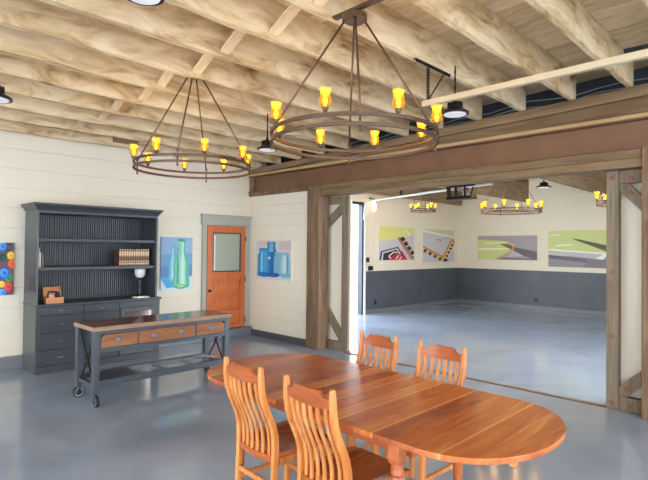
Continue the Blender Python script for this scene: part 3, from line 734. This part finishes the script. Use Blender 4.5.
for x in LX:
    for y in LY:
        K(MB().box(x, x + .065, y, y + .065, 0.135, 0.771), 'leg', M['cart_metal'], bevel=0.004)
        cs = K(MB().box(x + .015, x + .05, y + .015, y + .05, 0.118, 0.134).box(x + .012, x + .018, y - .01, y + .04, 0.055, 0.118).box(x + .047, x + .053, y - .01, y + .04, 0.055, 0.118), 'caster', M['cart_metal'])
        wx, wc = ('y', (x + .033, y, 0.0605)) if (x < 3 and y > 5.5) else ('x', (x, y + .005, 0.0605))
        MB().lathe([(0.05, 0.018), (0.060, 0.020), (0.060, 0.046), (0.05, 0.048)], wc, 22, wx).build('wheel', M['dark_rubber'], cs)
        MB().lathe([(0.030, 0.0165), (0.034, 0.0165), (0.049, 0.0165), (0.049, 0.0495), (0.034, 0.0495)], wc, 22, wx).build('hub', M['chrome'], cs)
        MB().lathe([(0.034, 0.0155), (0.034, 0.0505)], wc, 18, wx).build('hub_cap', M['dark_rubber'], cs)
# apron box with drawers
K(MB().box(2.066, 3.584, 5.25, 5.70, 0.765, 0.771).box(2.066, 3.584, 5.25, 5.275, 0.735, 0.765).box(2.066, 3.584, 5.25, 5.275, 0.548, 0.588)
  .box(2.066, 2.075, 5.25, 5.275, 0.588, 0.735).box(2.462, 2.478, 5.25, 5.275, 0.588, 0.735).box(3.165, 3.185, 5.25, 5.275, 0.588, 0.735).box(3.575, 3.584, 5.25, 5.275, 0.588, 0.735)
  .box(2.066, 3.584, 5.70, 5.715, 0.56, 0.765).box(2.09, 2.10, 5.276, 5.699, 0.58, 0.765).box(3.55, 3.56, 5.276, 5.699, 0.58, 0.765), 'apron', M['cart_metal'], bevel=0.002)
def cdrawer(x0, x1, cl, cr, pulls):
    z0, z1, c = 0.592, 0.731, 0.035
    poly = [(x0, z0), (x1, z0)] + ([(x1, z1 - c), (x1 - c, z1)] if cr else [(x1, z1)]) + ([(x0 + c, z1), (x0, z1 - c)] if cl else [(x0, z1)])
    dr = K(MB().prism(poly, 5.244, 5.27, 'xz'), 'drawer', M['drawer_wood'], bevel=0.002)
    for px_ in pulls:
        MB().box(px_ - .036, px_ + .036, 5.240, 5.2435, 0.645, 0.685).lathe([(0.010, 0.0), (0.024, 0.006), (0.028, 0.014), (0.024, 0.022)], (px_, 5.219, 0.665), 14, 'y').build('cup_pull', M['cup'], dr, bevel=0.002)
cdrawer(2.077, 2.460, True, False, (2.26,))
cdrawer(2.480, 3.163, False, False, (2.645, 2.985))
cdrawer(3.187, 3.573, False, True, (3.38,))
for x in LX:
    K(MB().bar((x + .032, 5.31, 0.20), (x + .032, 5.695, 0.74), 0.012, 0.012).bar((x + .045, 5.31, 0.74), (x + .045, 5.695, 0.20), 0.012, 0.012), 'cross_brace', M['black'])
    K(MB().box(x + .015, x + .055, 5.311, 5.694, 0.185, 0.225), 'side_rail', M['cart_metal'])
K(MB().box(2.066, 3.584, 5.25, 5.285, 0.195, 0.262), 'shelf_rail', M['cart_metal'], bevel=0.002)
K(MB().box(2.066, 3.584, 5.70, 5.735, 0.195, 0.262), 'shelf_rail', M['cart_metal'], bevel=0.002)
for x in (2.50, 2.85, 3.21):
    K(MB().box(x, x + .03, 5.286, 5.699, 0.215, 0.243), 'shelf_slat', M['cart_metal'])
mb = MB()
for i in range(36):
    x = 2.545 + i * 0.0293; mb.box(x, x + .003, 5.286, 5.699, 0.2445, 0.2475)
for i in range(13):
    y = 5.300 + i * 0.0320; mb.box(2.535, 3.583, y, y + .003, 0.248, 0.251)
K(mb, 'mesh_shelf', M['chrome'])
K(MB().box(2.067, 2.53, 5.286, 5.699, 0.244, 0.249), 'shelf_plate', M['cart_metal'])

# ------------------------------------------------------------------ dining table
tbl = tag(empty('dining_table', (2.455, 2.09, 0), 0.0), 'long oval cherry dining table with leaves and turned legs', 'table')
TX, TY0, TY1, HW, D = 2.455, 0.878, 3.335, 0.535, 0.44
def T(mb, name, mat, **k):
    o = mb.build(name, mat, tbl, **k); o.matrix_parent_inverse = Matrix.Translation(-Vector(tbl.location)); return o
def halfw(y):
    for e, s in ((TY0, 1), (TY1, -1)):
        t = (y - e) * s
        if t < D:
            q = max(0.0, 1 - t / D)
            return HW * max(0.0, 1 - q ** 2.15) ** (1 / 2.15)
    return HW
def top_piece(ya, yb):
    ys = [ya + (yb - ya) * i / 28.0 for i in range(29)]
    if ya <= TY0 + 1e-6: ys = [TY0 + (yb - TY0) * (1 - math.cos(PI / 2 * i / 28.0)) for i in range(29)]
    if yb >= TY1 - 1e-6: ys = [yb - (yb - ya) * (1 - math.cos(PI / 2 * (28 - i) / 28.0)) for i in range(29)]
    L = [(TX - halfw(y), y) for y in ys]; Rr = [(TX + halfw(y), y) for y in reversed(ys)]
    if halfw(ys[0]) < 1e-4: Rr = Rr[:-1]
    if halfw(ys[-1]) < 1e-4: L = L[:-1]
    return MB().prism(L + Rr, 0.722, 0.75, 'xy')
SE = [TY0, 1.555, 1.915, 2.30, 2.66, TY1]
names = ['end_leaf', 'table_leaf', 'table_leaf', 'table_leaf', 'end_leaf']
for i in range(5):
    ya, yb = SE[i] + (0.0008 if i else 0), SE[i + 1] - (0.0008 if i < 4 else 0)
    T(top_piece(ya, yb), names[i], M['cherry'], bevel=0.003)
T(MB().box(TX - .440, TX - .418, 1.38, 2.715, 0.652, 0.721).box(TX + .418, TX + .440, 1.38, 2.715, 0.652, 0.721).box(TX - .418, TX + .418, 1.38, 1.402, 0.652, 0.721).box(TX - .418, TX + .418, 2.693, 2.715, 0.652, 0.721), 'apron', M['cherry_d'], bevel=0.002)
for cx, y in ((1.955, 1.425), (2.80, 1.585), (1.955, 2.672), (2.90, 2.77)):
    T(MB().box(cx - .031, cx + .031, y - .031, y + .031, 0.635, 0.7215).lathe([(0.020, 0.0), (0.023, 0.05), (0.026, 0.10), (0.022, 0.12), (0.029, 0.30), (0.032, 0.45), (0.031, 0.55), (0.028, 0.572), (0.034, 0.585), (0.031, 0.61), (0.030, 0.635)], (cx, y, 0), 18), 'leg', M['cherry_d'], bevel=0.002)
T(MB().box(TX - .30, TX - .265, 0.945, 0.97, 0.702, 0.7215), 'support_cleat', M['cherry_v'])
T(MB().box(TX - .417, TX + .417, 2.05, 2.09, 0.66, 0.7215), 'cross_rail', M['cherry_v'])

# ------------------------------------------------------------------ dining chairs (local: faces +x)
def spath(z0=0.44):
    """S-shaped back profile, from seat to top: list of (x, z)"""
    pts = [(-0.215, 0.44), (-0.215, 0.50), (-0.219, 0.56), (-0.234, 0.62), (-0.260, 0.68), (-0.288, 0.74), (-0.308, 0.80), (-0.318, 0.86), (-0.322, 0.92), (-0.324, 0.975)]
    return [q for q in pts if q[1] >= z0]
def make_chair(label, group):
    t = tag(empty('dining_chair'), label, 'chair', group)
    # seat: scooped plank
    mb = MB(); nx, ny = 10, 10; g = []
    for i in range(nx + 1):
        row = []
        for j in range(ny + 1):
            u, v = i / nx, j / ny * 2 - 1
            w = 0.188 + 0.030 * u
            x = -0.196 + 0.416 * u + (0.012 * (1 - v * v) if i == nx else 0)
            z = 0.462 - 0.014 * math.sin(PI * min(1, u * 1.05)) * (1 - v ** 4) - (0.006 if i == nx else 0)
            row.append((x, v * w, z))
        g.append(row)
    top = [[mb.bm.verts.new(q) for q in r] for r in g]
    bot = [[mb.bm.verts.new((q[0], q[1] * .985, 0.432)) for q in r] for r in g]
    for i in range(nx):
        for j in range(ny):
            mb.bm.faces.new((top[i][j], top[i + 1][j], top[i + 1][j + 1], top[i][j + 1]))
            mb.bm.faces.new((bot[i][j], bot[i][j + 1], bot[i + 1][j + 1], bot[i + 1][j]))
    for i in range(nx):
        for j in (0, ny): mb.bm.faces.new((top[i][j], bot[i][j], bot[i + 1][j], top[i + 1][j]))
    for j in range(ny):
        for i in (0, nx): mb.bm.faces.new((top[i][j], top[i][j + 1], bot[i][j + 1], bot[i][j]))
    mb.build('seat', M['cherry_s'], t)
    W = 0.164
    for s in (-1, 1):
        # rear post: leg plus S-curved back, one piece
        path = [(-0.232, 0.0), (-0.226, 0.18), (-0.220, 0.32)] + spath()
        th = [0.032, 0.036, 0.038, 0.040, 0.040, 0.039, 0.038, 0.037, 0.036, 0.035, 0.034, 0.032, 0.026]
        wd = [0.030] * 12 + [0.024]
        MB().ribbon(path, wd, th, s * (W + 0.017)).build('back_post', M['cherry_v'], t, bevel=0.006)
        MB().hexa([(0.150, s * .185 - .017, 0), (0.150, s * .185 - .017, .431), (0.150, s * .185 + .017, 0), (0.150, s * .185 + .017, .431),
                   (0.190, s * .185 - .017, 0), (0.190, s * .185 - .017, .431), (0.190, s * .185 + .017, 0), (0.190, s * .185 + .017, .431)]).build('front_leg', M['cherry_v'], t, bevel=0.004)
        MB().box(-0.215, 0.149, s * .185 - .009, s * .185 + .009, 0.20, 0.228).build('side_stretcher', M['cherry_v'], t, bevel=0.003)
        MB().box(-0.185, 0.149, s * .185 - .010, s * .185 + .010, 0.385, 0.431).build('side_rail', M['cherry_v'], t, bevel=0.003)
    MB().box(0.160, 0.180, -.167, .167, 0.375, 0.431).build('front_rail', M['cherry_d'], t, bevel=0.003)
    MB().box(-0.196, -0.178, -.162, .162, 0.395, 0.431).build('back_rail', M['cherry_v'], t, bevel=0.003)
    MB().box(-0.242, -0.222, -.162, .162, 0.265, 0.295).build('back_stretcher', M['cherry_v'], t, bevel=0.003)
    MB().box(0.160, 0.178, -.167, .167, 0.165, 0.195).build('front_stretcher', M['cherry_v'], t, bevel=0.003)
    # curved lower back rail and crest (both bowed backwards)
    def bow(y): return -0.018 * (1 - (y / W) ** 2)
    def curved(zlo, zhi, x0, lean, t_, ys):
        mb = MB(); F = []
        for y in ys:
            zl, zh = zlo(y), zhi(y)
            F.append([mb.bm.verts.new((x0 + bow(y) + dx + lean * (z - 0.9), y, z)) for dx, z in ((-t_ / 2, zl), (t_ / 2, zl), (t_ / 2, zh), (-t_ / 2, zh))])
        for A, Bq in zip(F, F[1:]):
            for k in range(4): mb.bm.faces.new((A[k], A[(k + 1) % 4], Bq[(k + 1) % 4], Bq[k]))
        mb.bm.faces.new(F[0][::-1]); mb.bm.faces.new(F[-1])
        return mb
    ys = [-W + 2 * W * i / 24 for i in range(25)]
    curved(lambda y: 0.402, lambda y: 0.440, -0.216, 0.0, 0.02, ys).build('lower_rail', M['cherry_d'], t, bevel=0.003)
    def crest(y):
        q = abs(y) / W
        if q < 0.60: return 0.957
        if q < 0.76: return 0.957 - 0.033 * ((q - 0.60) / 0.16) ** 0.6
        return 0.924
    ysc = sorted(set(ys + [s_ * W * q for s_ in (-1, 1) for q in (0.60, 0.615, 0.64, 0.69, 0.76)]))
    curved(lambda y: 0.874 - 0.006 * (1 - (y / W) ** 2), crest, -0.316, -0.12, 0.022, ysc).build('crest_rail', M['cherry_d'], t, bevel=0.003)
    for k in range(6):
        y = -W + 2 * W * (k + 0.5 + 0.0) / 6
        y = y * 0.96
        p_ = [(x + bow(y), z) for x, z in [(-0.214, 0.434), (-0.213, 0.50), (-0.218, 0.56), (-0.234, 0.62), (-0.260, 0.68), (-0.288, 0.74), (-0.307, 0.80), (-0.315, 0.85), (-0.317, 0.882)]]
        MB().ribbon(p_, 0.024, 0.012, y).build('slat', M['cherry_v'], t, bevel=0.003)
    return t
GRP = 'slat-back cherry dining chairs'
ch = make_chair('cherry slat-back chair on the near side, left of the two, back towards us', GRP)
made_src = ch
def place(o, top, rz, label=None):
    """put a chair so the middle of its crest is over 'top'"""
    c, s = math.cos(rz), math.sin(rz); off = -0.324
    o.location = (top[0] - off * c, top[1] - off * s, 0); o.rotation_euler = (0, 0, rz)
    if label: o['label'] = label
place(ch, (1.779, 2.418), -0.045)
for top, rz, lb in (((1.748, 1.825), -0.07, 'cherry slat-back chair on the near side, closest to the camera, back towards us'),
                    ((3.155, 2.49), PI - 0.07, 'cherry slat-back chair on the far side, nearest the left timber post'),
                    ((3.147, 1.915), PI - 0.03, 'cherry slat-back chair on the far side, nearest the rounded right table end')):
    c = ch.copy(); COL.objects.link(c)
    for q in list(ch.children):
        d_ = q.copy(); COL.objects.link(d_); d_.parent = c
    place(c, top, rz, lb)

# ------------------------------------------------------------------ paintings
def disc(cu, cv, r, asp=1.0, n=20, a0=0, a1=360):
    return [(cu + r * math.cos(math.radians(a0 + (a1 - a0) * k / n)), cv + r * asp * math.sin(math.radians(a0 + (a1 - a0) * k / n))) for k in range(n + (0 if a1 - a0 == 360 else 1))]
def clip(poly):
    """clip polygon to the unit square (Sutherland-Hodgman)"""
    for ax, lim, sg in ((0, 0.0, 1), (0, 1.0, -1), (1, 0.0, 1), (1, 1.0, -1)):
        out = []
        for i in range(len(poly)):
            A, Bq = poly[i - 1], poly[i]
            ia, ib = (A[ax] - lim) * sg >= 0, (Bq[ax] - lim) * sg >= 0
            if ia != ib:
                t = (lim - A[ax]) / (Bq[ax] - A[ax]); out.append((A[0] + (Bq[0] - A[0]) * t, A[1] + (Bq[1] - A[1]) * t))
            if ib: out.append(Bq)
        poly = out
        if len(poly) < 3: return []
    return poly
def painting(label, facing, c, a0, a1, z0, z1, base, polys, dep=0.035, edge=(225, 222, 214)):
    """facing 'y': on a wall at y=c facing -y, x=a0..a1 ; 'x': on a wall at x=c facing -x, y from a0 (left, larger) to a1"""
    mb = MB(); bm = mb.bm
    def P(u, v, d):
        if facing == 'y': return (a0 + (a1 - a0) * u, c - d, z0 + (z1 - z0) * v)
        return (c - d, a0 + (a1 - a0) * u, z0 + (z1 - z0) * v)
    cl = bm.loops.layers.float_color.new('Col')
    def face(pts, col):
        f = bm.faces.new([bm.verts.new(q) for q in pts])
        for l in f.loops: l[cl] = col
        return f
    q = [(0, 0), (1, 0), (1, 1), (0, 1)]
    for i in range(4):
        A, Bq = q[i], q[(i + 1) % 4]
        face([P(*A, 0.001), P(*Bq, 0.001), P(*Bq, dep), P(*A, dep)], lin(edge))
    face([P(*k, 0.001) for k in q], lin(edge))
    face([P(*k, dep) for k in q], lin(base))
    for i, (poly, col) in enumerate(polys):
        pl = clip(poly)
        if len(pl) >= 3: face([P(u, v, dep + 0.0004 * (i + 1)) for u, v in pl], lin(col))
    o = mb.build('painting', M['art'])
    # art faces must all face the room
    return tag(o, label, 'painting')
# swirl painting at the left edge of the photo
pol = []
rng = random.Random(11)
for (u, v, r, c1, c2) in ((.12, .86, .14, (236, 170, 50), (250, 210, 110)), (.36, .74, .14, (206, 60, 60), (234, 110, 90)), (.14, .50, .14, (62, 140, 70), (110, 180, 100)), (.40, .32, .14, (84, 86, 96), (60, 64, 72)), (.16, .16, .14, (90, 70, 150), (130, 110, 190)), (.44, .08, .12, (222, 76, 48), (240, 120, 70)), (.42, .95, .12, (62, 140, 70), (96, 170, 90)),
                          (.836, .913, .15, (84, 86, 96), (60, 62, 72)), (.663, .93, .13, (40, 120, 210), (110, 170, 230)), (.685, .72, .12, (46, 96, 76), (36, 60, 60)), (.90, .753, .11, (240, 178, 40), (250, 214, 90)), (.93, .593, .12, (224, 76, 44), (240, 124, 70)), (.857, .32, .13, (52, 130, 66), (96, 166, 90)),
                          (.728, .417, .15, (36, 112, 214), (96, 166, 240)), (.836, .16, .13, (222, 54, 44), (238, 100, 76)), (.663, .21, .09, (244, 196, 40), (252, 226, 110)), (.685, .05, .11, (40, 128, 220), (120, 184, 240))):
    pol.append((disc(u, v, r, .742), c1)); pol.append((disc(u - .01, v + .01, r * .70, .742), c2)); pol.append((disc(u + .01, v, r * .40, .742), c1))
painting('colourful painting of overlapping discs on wall left of the bookcase', 'y', YW, 1.45, 1.872, 0.98, 1.675, (112, 84, 104), pol, edge=(120, 110, 120))
# two bottles
def bottle(cu, b, h, w):
    pr = [(0.42, 0.0), (0.5, 0.04), (0.5, 0.16), (0.43, 0.30), (0.5, 0.44), (0.46, 0.56), (0.28, 0.70), (0.2, 0.80), (0.19, 0.93), (0.24, 0.94), (0.24, 1.0)]
    return [(cu + r * w, b + z * h) for r, z in pr] + [(cu - r * w, b + z * h) for r, z in reversed(pr)]
pol = [([(0, .22), (1, .26), (1, .48), (0, .44)], (96, 146, 206)), ([(0, .44), (1, .48), (1, .70), (0, .66)], (118, 166, 214)), ([(0, .0), (1, .0), (1, .235), (0, .205)], (206, 234, 240)),
       ([(0, .21), (.18, .03), (.46, .05), (.44, .22)], (64, 176, 228)),
       (bottle(.38, .14, .70, .32), (92, 178, 216)), (bottle(.37, .16, .66, .20), (128, 200, 226)), (bottle(.36, .2, .58, .07), (176, 222, 238)),
       (bottle(.64, .03, .92, .54), (92, 190, 160)), (bottle(.62, .06, .86, .36), (140, 212, 190)), (bottle(.68, .10, .80, .14), (196, 236, 220)), (bottle(.52, .1, .7, .07), (70, 170, 130)),
       (disc(.63, .05, .19, .22), (72, 182, 96)), (disc(.63, .06, .13, .2), (150, 222, 150)),
       ([(.52, .93), (.74, .93), (.74, .97), (.52, .97)], (64, 160, 110))]
painting('painting of green and blue glass bottles between bookcase and door', 'y', YW, 3.985, 4.56, 0.925, 1.803, (148, 184, 222), pol, edge=(150, 176, 200))
# blue jars
def jar(cu, b, h, w):
    pr = [(0.46, 0), (0.5, .03), (0.5, .72), (0.40, .82), (0.36, .86), (0.40, .87), (0.40, 1.0)]
    return [(cu + r * w, b + z * h) for r, z in pr] + [(cu - r * w, b + z * h) for r, z in reversed(pr)]
pol = [([(.05, .9), (.3, .86), (.3, .98), (.05, .98)], (220, 196, 190)), ([(.66, .76), (.98, .74), (.98, .97), (.66, .96)], (206, 190, 186)),
       (jar(.44, .14, .82, .30), (42, 132, 186)), (jar(.24, .10, .70, .40), (36, 140, 196)), (jar(.22, .14, .6, .22), (70, 172, 216)), (jar(.16, .14, .56, .05), (150, 214, 236)),
       (jar(.47, .16, .66, .13), (30, 104, 172)), (jar(.44, .70, .24, .12), (110, 186, 216)), (jar(.64, .12, .58, .24), (124, 186, 210)), (jar(.84, .10, .60, .28), (150, 196, 212)), (jar(.82, .16, .46, .12), (196, 222, 230)), (jar(.9, .14, .5, .05), (96, 160, 196)),
       (disc(.24, .12, .22, .3), (28, 120, 196)), (disc(.5, .12, .2, .3), (30, 96, 188)), (disc(.84, .12, .16, .35), (110, 190, 204)), ([(.36, .52), (.42, .52), (.42, .58), (.36, .58)], (220, 240, 246))]
painting('square painting of blue glass jars on shiplap wall beside the door', 'x', XW, 7.445, 6.475, 1.072, 1.775, (214, 210, 210), pol)
# garage paintings: abstract aerial views
lime, road, dark, pale = (206, 212, 132), (190, 186, 190), (92, 88, 92), (214, 208, 206)
def band(a, b, w, col, pol):
    ax, ay = a; bx_, by_ = b; L = math.hypot(bx_ - ax, by_ - ay); nx, ny = -(by_ - ay) / L * w / 2, (bx_ - ax) / L * w / 2
    pol.append(([(ax + nx, ay + ny), (bx_ + nx, by_ + ny), (bx_ - nx, by_ - ny), (ax - nx, ay - ny)], col))
pol = [([(0, .56), (.55, .64), (1, .80), (1, 1), (0, 1)], (224, 224, 138))]
band((.76, .93), (.88, .76), .03, (244, 240, 214), pol)
band((.60, .70), (1.06, .02), .10, (226, 190, 120), pol); band((.55, .68), (1.0, -.02), .03, (70, 50, 46), pol); band((.51, .67), (.95, -.04), .025, (196, 60, 60), pol)
for k in range(5):
    u = .66 + .095 * k; v = .64 - .14 * k; band((u - .03, v + .05), (u + .035, v - .05), .11, (44, 40, 44), pol)
pol += [([(.05, .26), (.52, .40), (.74, .02), (.72, 0), (.02, 0)], (56, 50, 54)), ([(.09, .23), (.50, .355), (.69, .0), (.06, 0)], (240, 236, 230)), ([(.12, .20), (.48, .32), (.66, 0), (.10, 0)], (60, 52, 56)),
        ([(.22, .0), (.52, .22), (.78, 0)], (206, 40, 66)), ([(.60, .26), (.64, .27), (.80, 0), (.74, 0)], (206, 40, 66))]
band((.26, .11), (.40, .24), .035, (244, 240, 234), pol); band((.40, .24), (.50, .22), .035, (244, 240, 234), pol); band((.26, .11), (.32, .05), .035, (244, 240, 234), pol)
band((.46, .03), (.54, .14), .03, (244, 240, 234), pol); band((.56, .01), (.62, .10), .03, (244, 240, 234), pol)
painting('square abstract painting with lime corner and red-black lettered block, leftmost in garage', 'y', GY, 10.19, 11.77, 1.345, 2.23, (204, 200, 204), pol)
pol = [([(0, .97), (1, .80), (1, 1), (0, 1)], (206, 206, 176)), ([(0, .91), (1, .76), (1, .80), (0, .97)], (240, 236, 226))]
band((-.02, .42), (.75, .02), .11, (230, 190, 110), pol); band((-.02, .48), (.72, .10), .03, (196, 70, 60), pol)
band((.66, .06), (1.02, .74), .11, (230, 190, 110), pol); band((.60, .10), (.94, .74), .03, (196, 70, 60), pol)
for k in range(5):
    band((.03 + .155 * k, .36 - .085 * k), (.10 + .155 * k, .325 - .085 * k), .10, (48, 44, 48), pol)
for k in range(5):
    band((.74 + .06 * k, .15 + .115 * k), (.77 + .06 * k, .21 + .115 * k), .08, (48, 44, 48), pol)
pol += [([(.62, .02), (.74, -.02), (.80, .06), (.68, .12)], (48, 44, 48))]
band((.42, .70), (.56, .66), .025, (200, 60, 66), pol); band((.56, .66), (.62, .72), .02, (200, 60, 66), pol); band((.62, .72), (.86, .76), .018, (206, 110, 110), pol)
painting('square grey abstract painting with checkered corner bands, second from left in garage', 'y', GY, 12.21, 13.93, 1.27, 2.225, (206, 202, 206), pol)
pol = [([(0, 0), (.30, 0), (.62, .42), (.64, .62), (.50, .76), (.1, .84), (0, .84)], (208, 214, 138)), ([(0, .40), (.46, .42), (.60, .48), (.0, .47)], (240, 240, 220)), ([(.1, .66), (.4, .68), (.52, .74), (.12, .71)], (232, 236, 190)),
       ([(.38, .66), (1, .34), (1, 0), (.78, .18), (.52, .50)], (106, 100, 104)), ([(.38, .66), (.54, .66), (.64, .55), (.50, .52)], (112, 120, 70)), ([(.30, 0), (1, 0), (1, .06), (.5, .1)], (120, 116, 118)), ([(.5, .1), (.78, .17), (.62, .38)], (196, 186, 188))]
band((.31, .0), (.60, .38), .03, (226, 160, 80), pol); band((.60, .38), (.63, .60), .025, (226, 160, 80), pol); band((.63, .60), (.5, .76), .02, (226, 180, 90), pol)
painting('wide painting of lime curve and grey shadow at left on far garage wall', 'x', GX, 7.385, 5.60, 1.36, 2.06, (168, 158, 160), pol)
pol = [([(0, .30), (.62, .30), (.72, .42), (1, .55), (1, 1), (0, 1)], (206, 214, 140)), ([(0, .45), (.62, .36), (.70, .38), (.64, .22), (.0, .36)], (196, 190, 196)), ([(0, .46), (.66, .36), (.66, .40), (0, .50)], (244, 244, 236)), ([(.55, .24), (.64, .22), (.72, .42), (.68, .42)], (240, 240, 236)),
       ([(.08, .56), (.28, .60), (.30, .63), (.1, .60)], (246, 246, 232)), ([(.02, .86), (.14, .88), (.13, .91), (.0, .88)], (236, 238, 210)),
       ([(.28, .78), (.34, .77), (1, .44), (1, .30), (.74, .38)], (96, 98, 70)), ([(0, 0), (1, 0), (1, .36), (.72, .34), (.64, .22), (0, .33)], (126, 122, 128)), ([(0, .22), (.45, .12), (.40, 0), (0, 0)], (146, 142, 148)), ([(0, .33), (.44, .22), (.46, .16), (.0, .24)], (104, 100, 106))]
painting('large painting of lime field and grey road behind right inner post', 'x', GX, 5.29, 3.15, 1.20, 2.18, (130, 126, 132), pol)

# small wall fittings in the garage
o = MB().box(GX - .03, GX - .015, 5.59, 5.69, 0.20, 0.30).box(GX - .036, GX - .03, 5.615, 5.665, 0.22, 0.28).build('wall_outlet', M['black']); tag(o, 'black outlet low on the charcoal wall panel of far garage wall', 'outlet')
o = MB().box(9.80, 9.94, GY - .06, GY - .002, 1.09, 1.20).box(9.83, 9.91, GY - .075, GY - .06, 1.11, 1.18).build('switch_box', M['black'], bevel=0.004); tag(o, 'larger black switch box beside the garage door frame', 'switch')
o = MB().box(9.72, 9.80, GY - .05, GY - .002, 1.30, 1.42).box(9.74, 9.78, GY - .06, GY - .05, 1.33, 1.39).build('switch_box', M['black'], bevel=0.004); tag(o, 'smaller black switch plate above the larger switch box in garage', 'switch')
o = MB().box(10.05, 10.12, GY - .03, GY - .014, 0.22, 0.32).box(10.065, 10.105, GY - .036, GY - .03, 0.24, 0.30).build('wall_outlet', M['black']); tag(o, 'black outlet low on the left garage wall by door frame', 'outlet')
for n, (fc, c, a_, z, lb) in enumerate((('y', GY, 10.28, 1.24, 'tiny white caption card under the leftmost garage painting'), ('y', GY, 13.75, 1.16, 'tiny white caption card under the second garage painting'), ('x', GX, 5.72, 1.25, 'tiny white caption card under the lime curve painting'))):
    if fc == 'y': o = MB().box(a_, a_ + .14, c - .006, c - .001, z, z + .06).build('caption_card', M['paper'])
    else: o = MB().box(c - .006, c - .001, a_ - .16, a_, z, z + .06).build('caption_card', M['paper'])
    tag(o, lb, 'card')

# ------------------------------------------------------------------ light
w = bpy.data.worlds.new('sky'); S.world = w; w.use_nodes = True
bg = w.node_tree.nodes['Background']; bg.inputs['Color'].default_value = (0.86, 0.93, 1.0, 1); bg.inputs['Strength'].default_value = 8.0
def portal(loc, rot, sx, sy):
    ld = bpy.data.lights.new('window_portal', 'AREA'); ld.shape = 'RECTANGLE'; ld.size = sx; ld.size_y = sy; ld.cycles.is_portal = True
    o = bpy.data.objects.new('window_portal', ld); COL.objects.link(o); o.location = loc; o.rotation_euler = rot
portal((-4.05, -1.7, 1.45), (0, -PI / 2, 0), 2.9, 3.8)
portal((-4.05, 3.5, 1.45), (0, -PI / 2, 0), 2.9, 4.6)
portal((-1.6, -4.55, 1.45), (PI / 2, 0, 0), 3.6, 2.9)
portal((2.9, -4.55, 1.45), (PI / 2, 0, 0), 4.0, 2.9)
portal((7.97, 8.07, 1.4), (-PI / 2, 0, 0), 3.2, 2.8)
portal((8.35, -0.18, 1.45), (PI / 2, 0, 0), 3.7, 2.9)

S.view_settings.view_transform = 'Standard'
S.view_settings.look = 'None'
S.view_settings.gamma = 1.0
S.view_settings.use_curve_mapping = False
S.view_settings.exposure = 0.6
S.cycles.max_bounces = 10; S.cycles.diffuse_bounces = 6; S.cycles.glossy_bounces = 4; S.cycles.transparent_max_bounces = 12
S.cycles.sample_clamp_indirect = 6.0; S.cycles.caustics_reflective = False; S.cycles.caustics_refractive = False
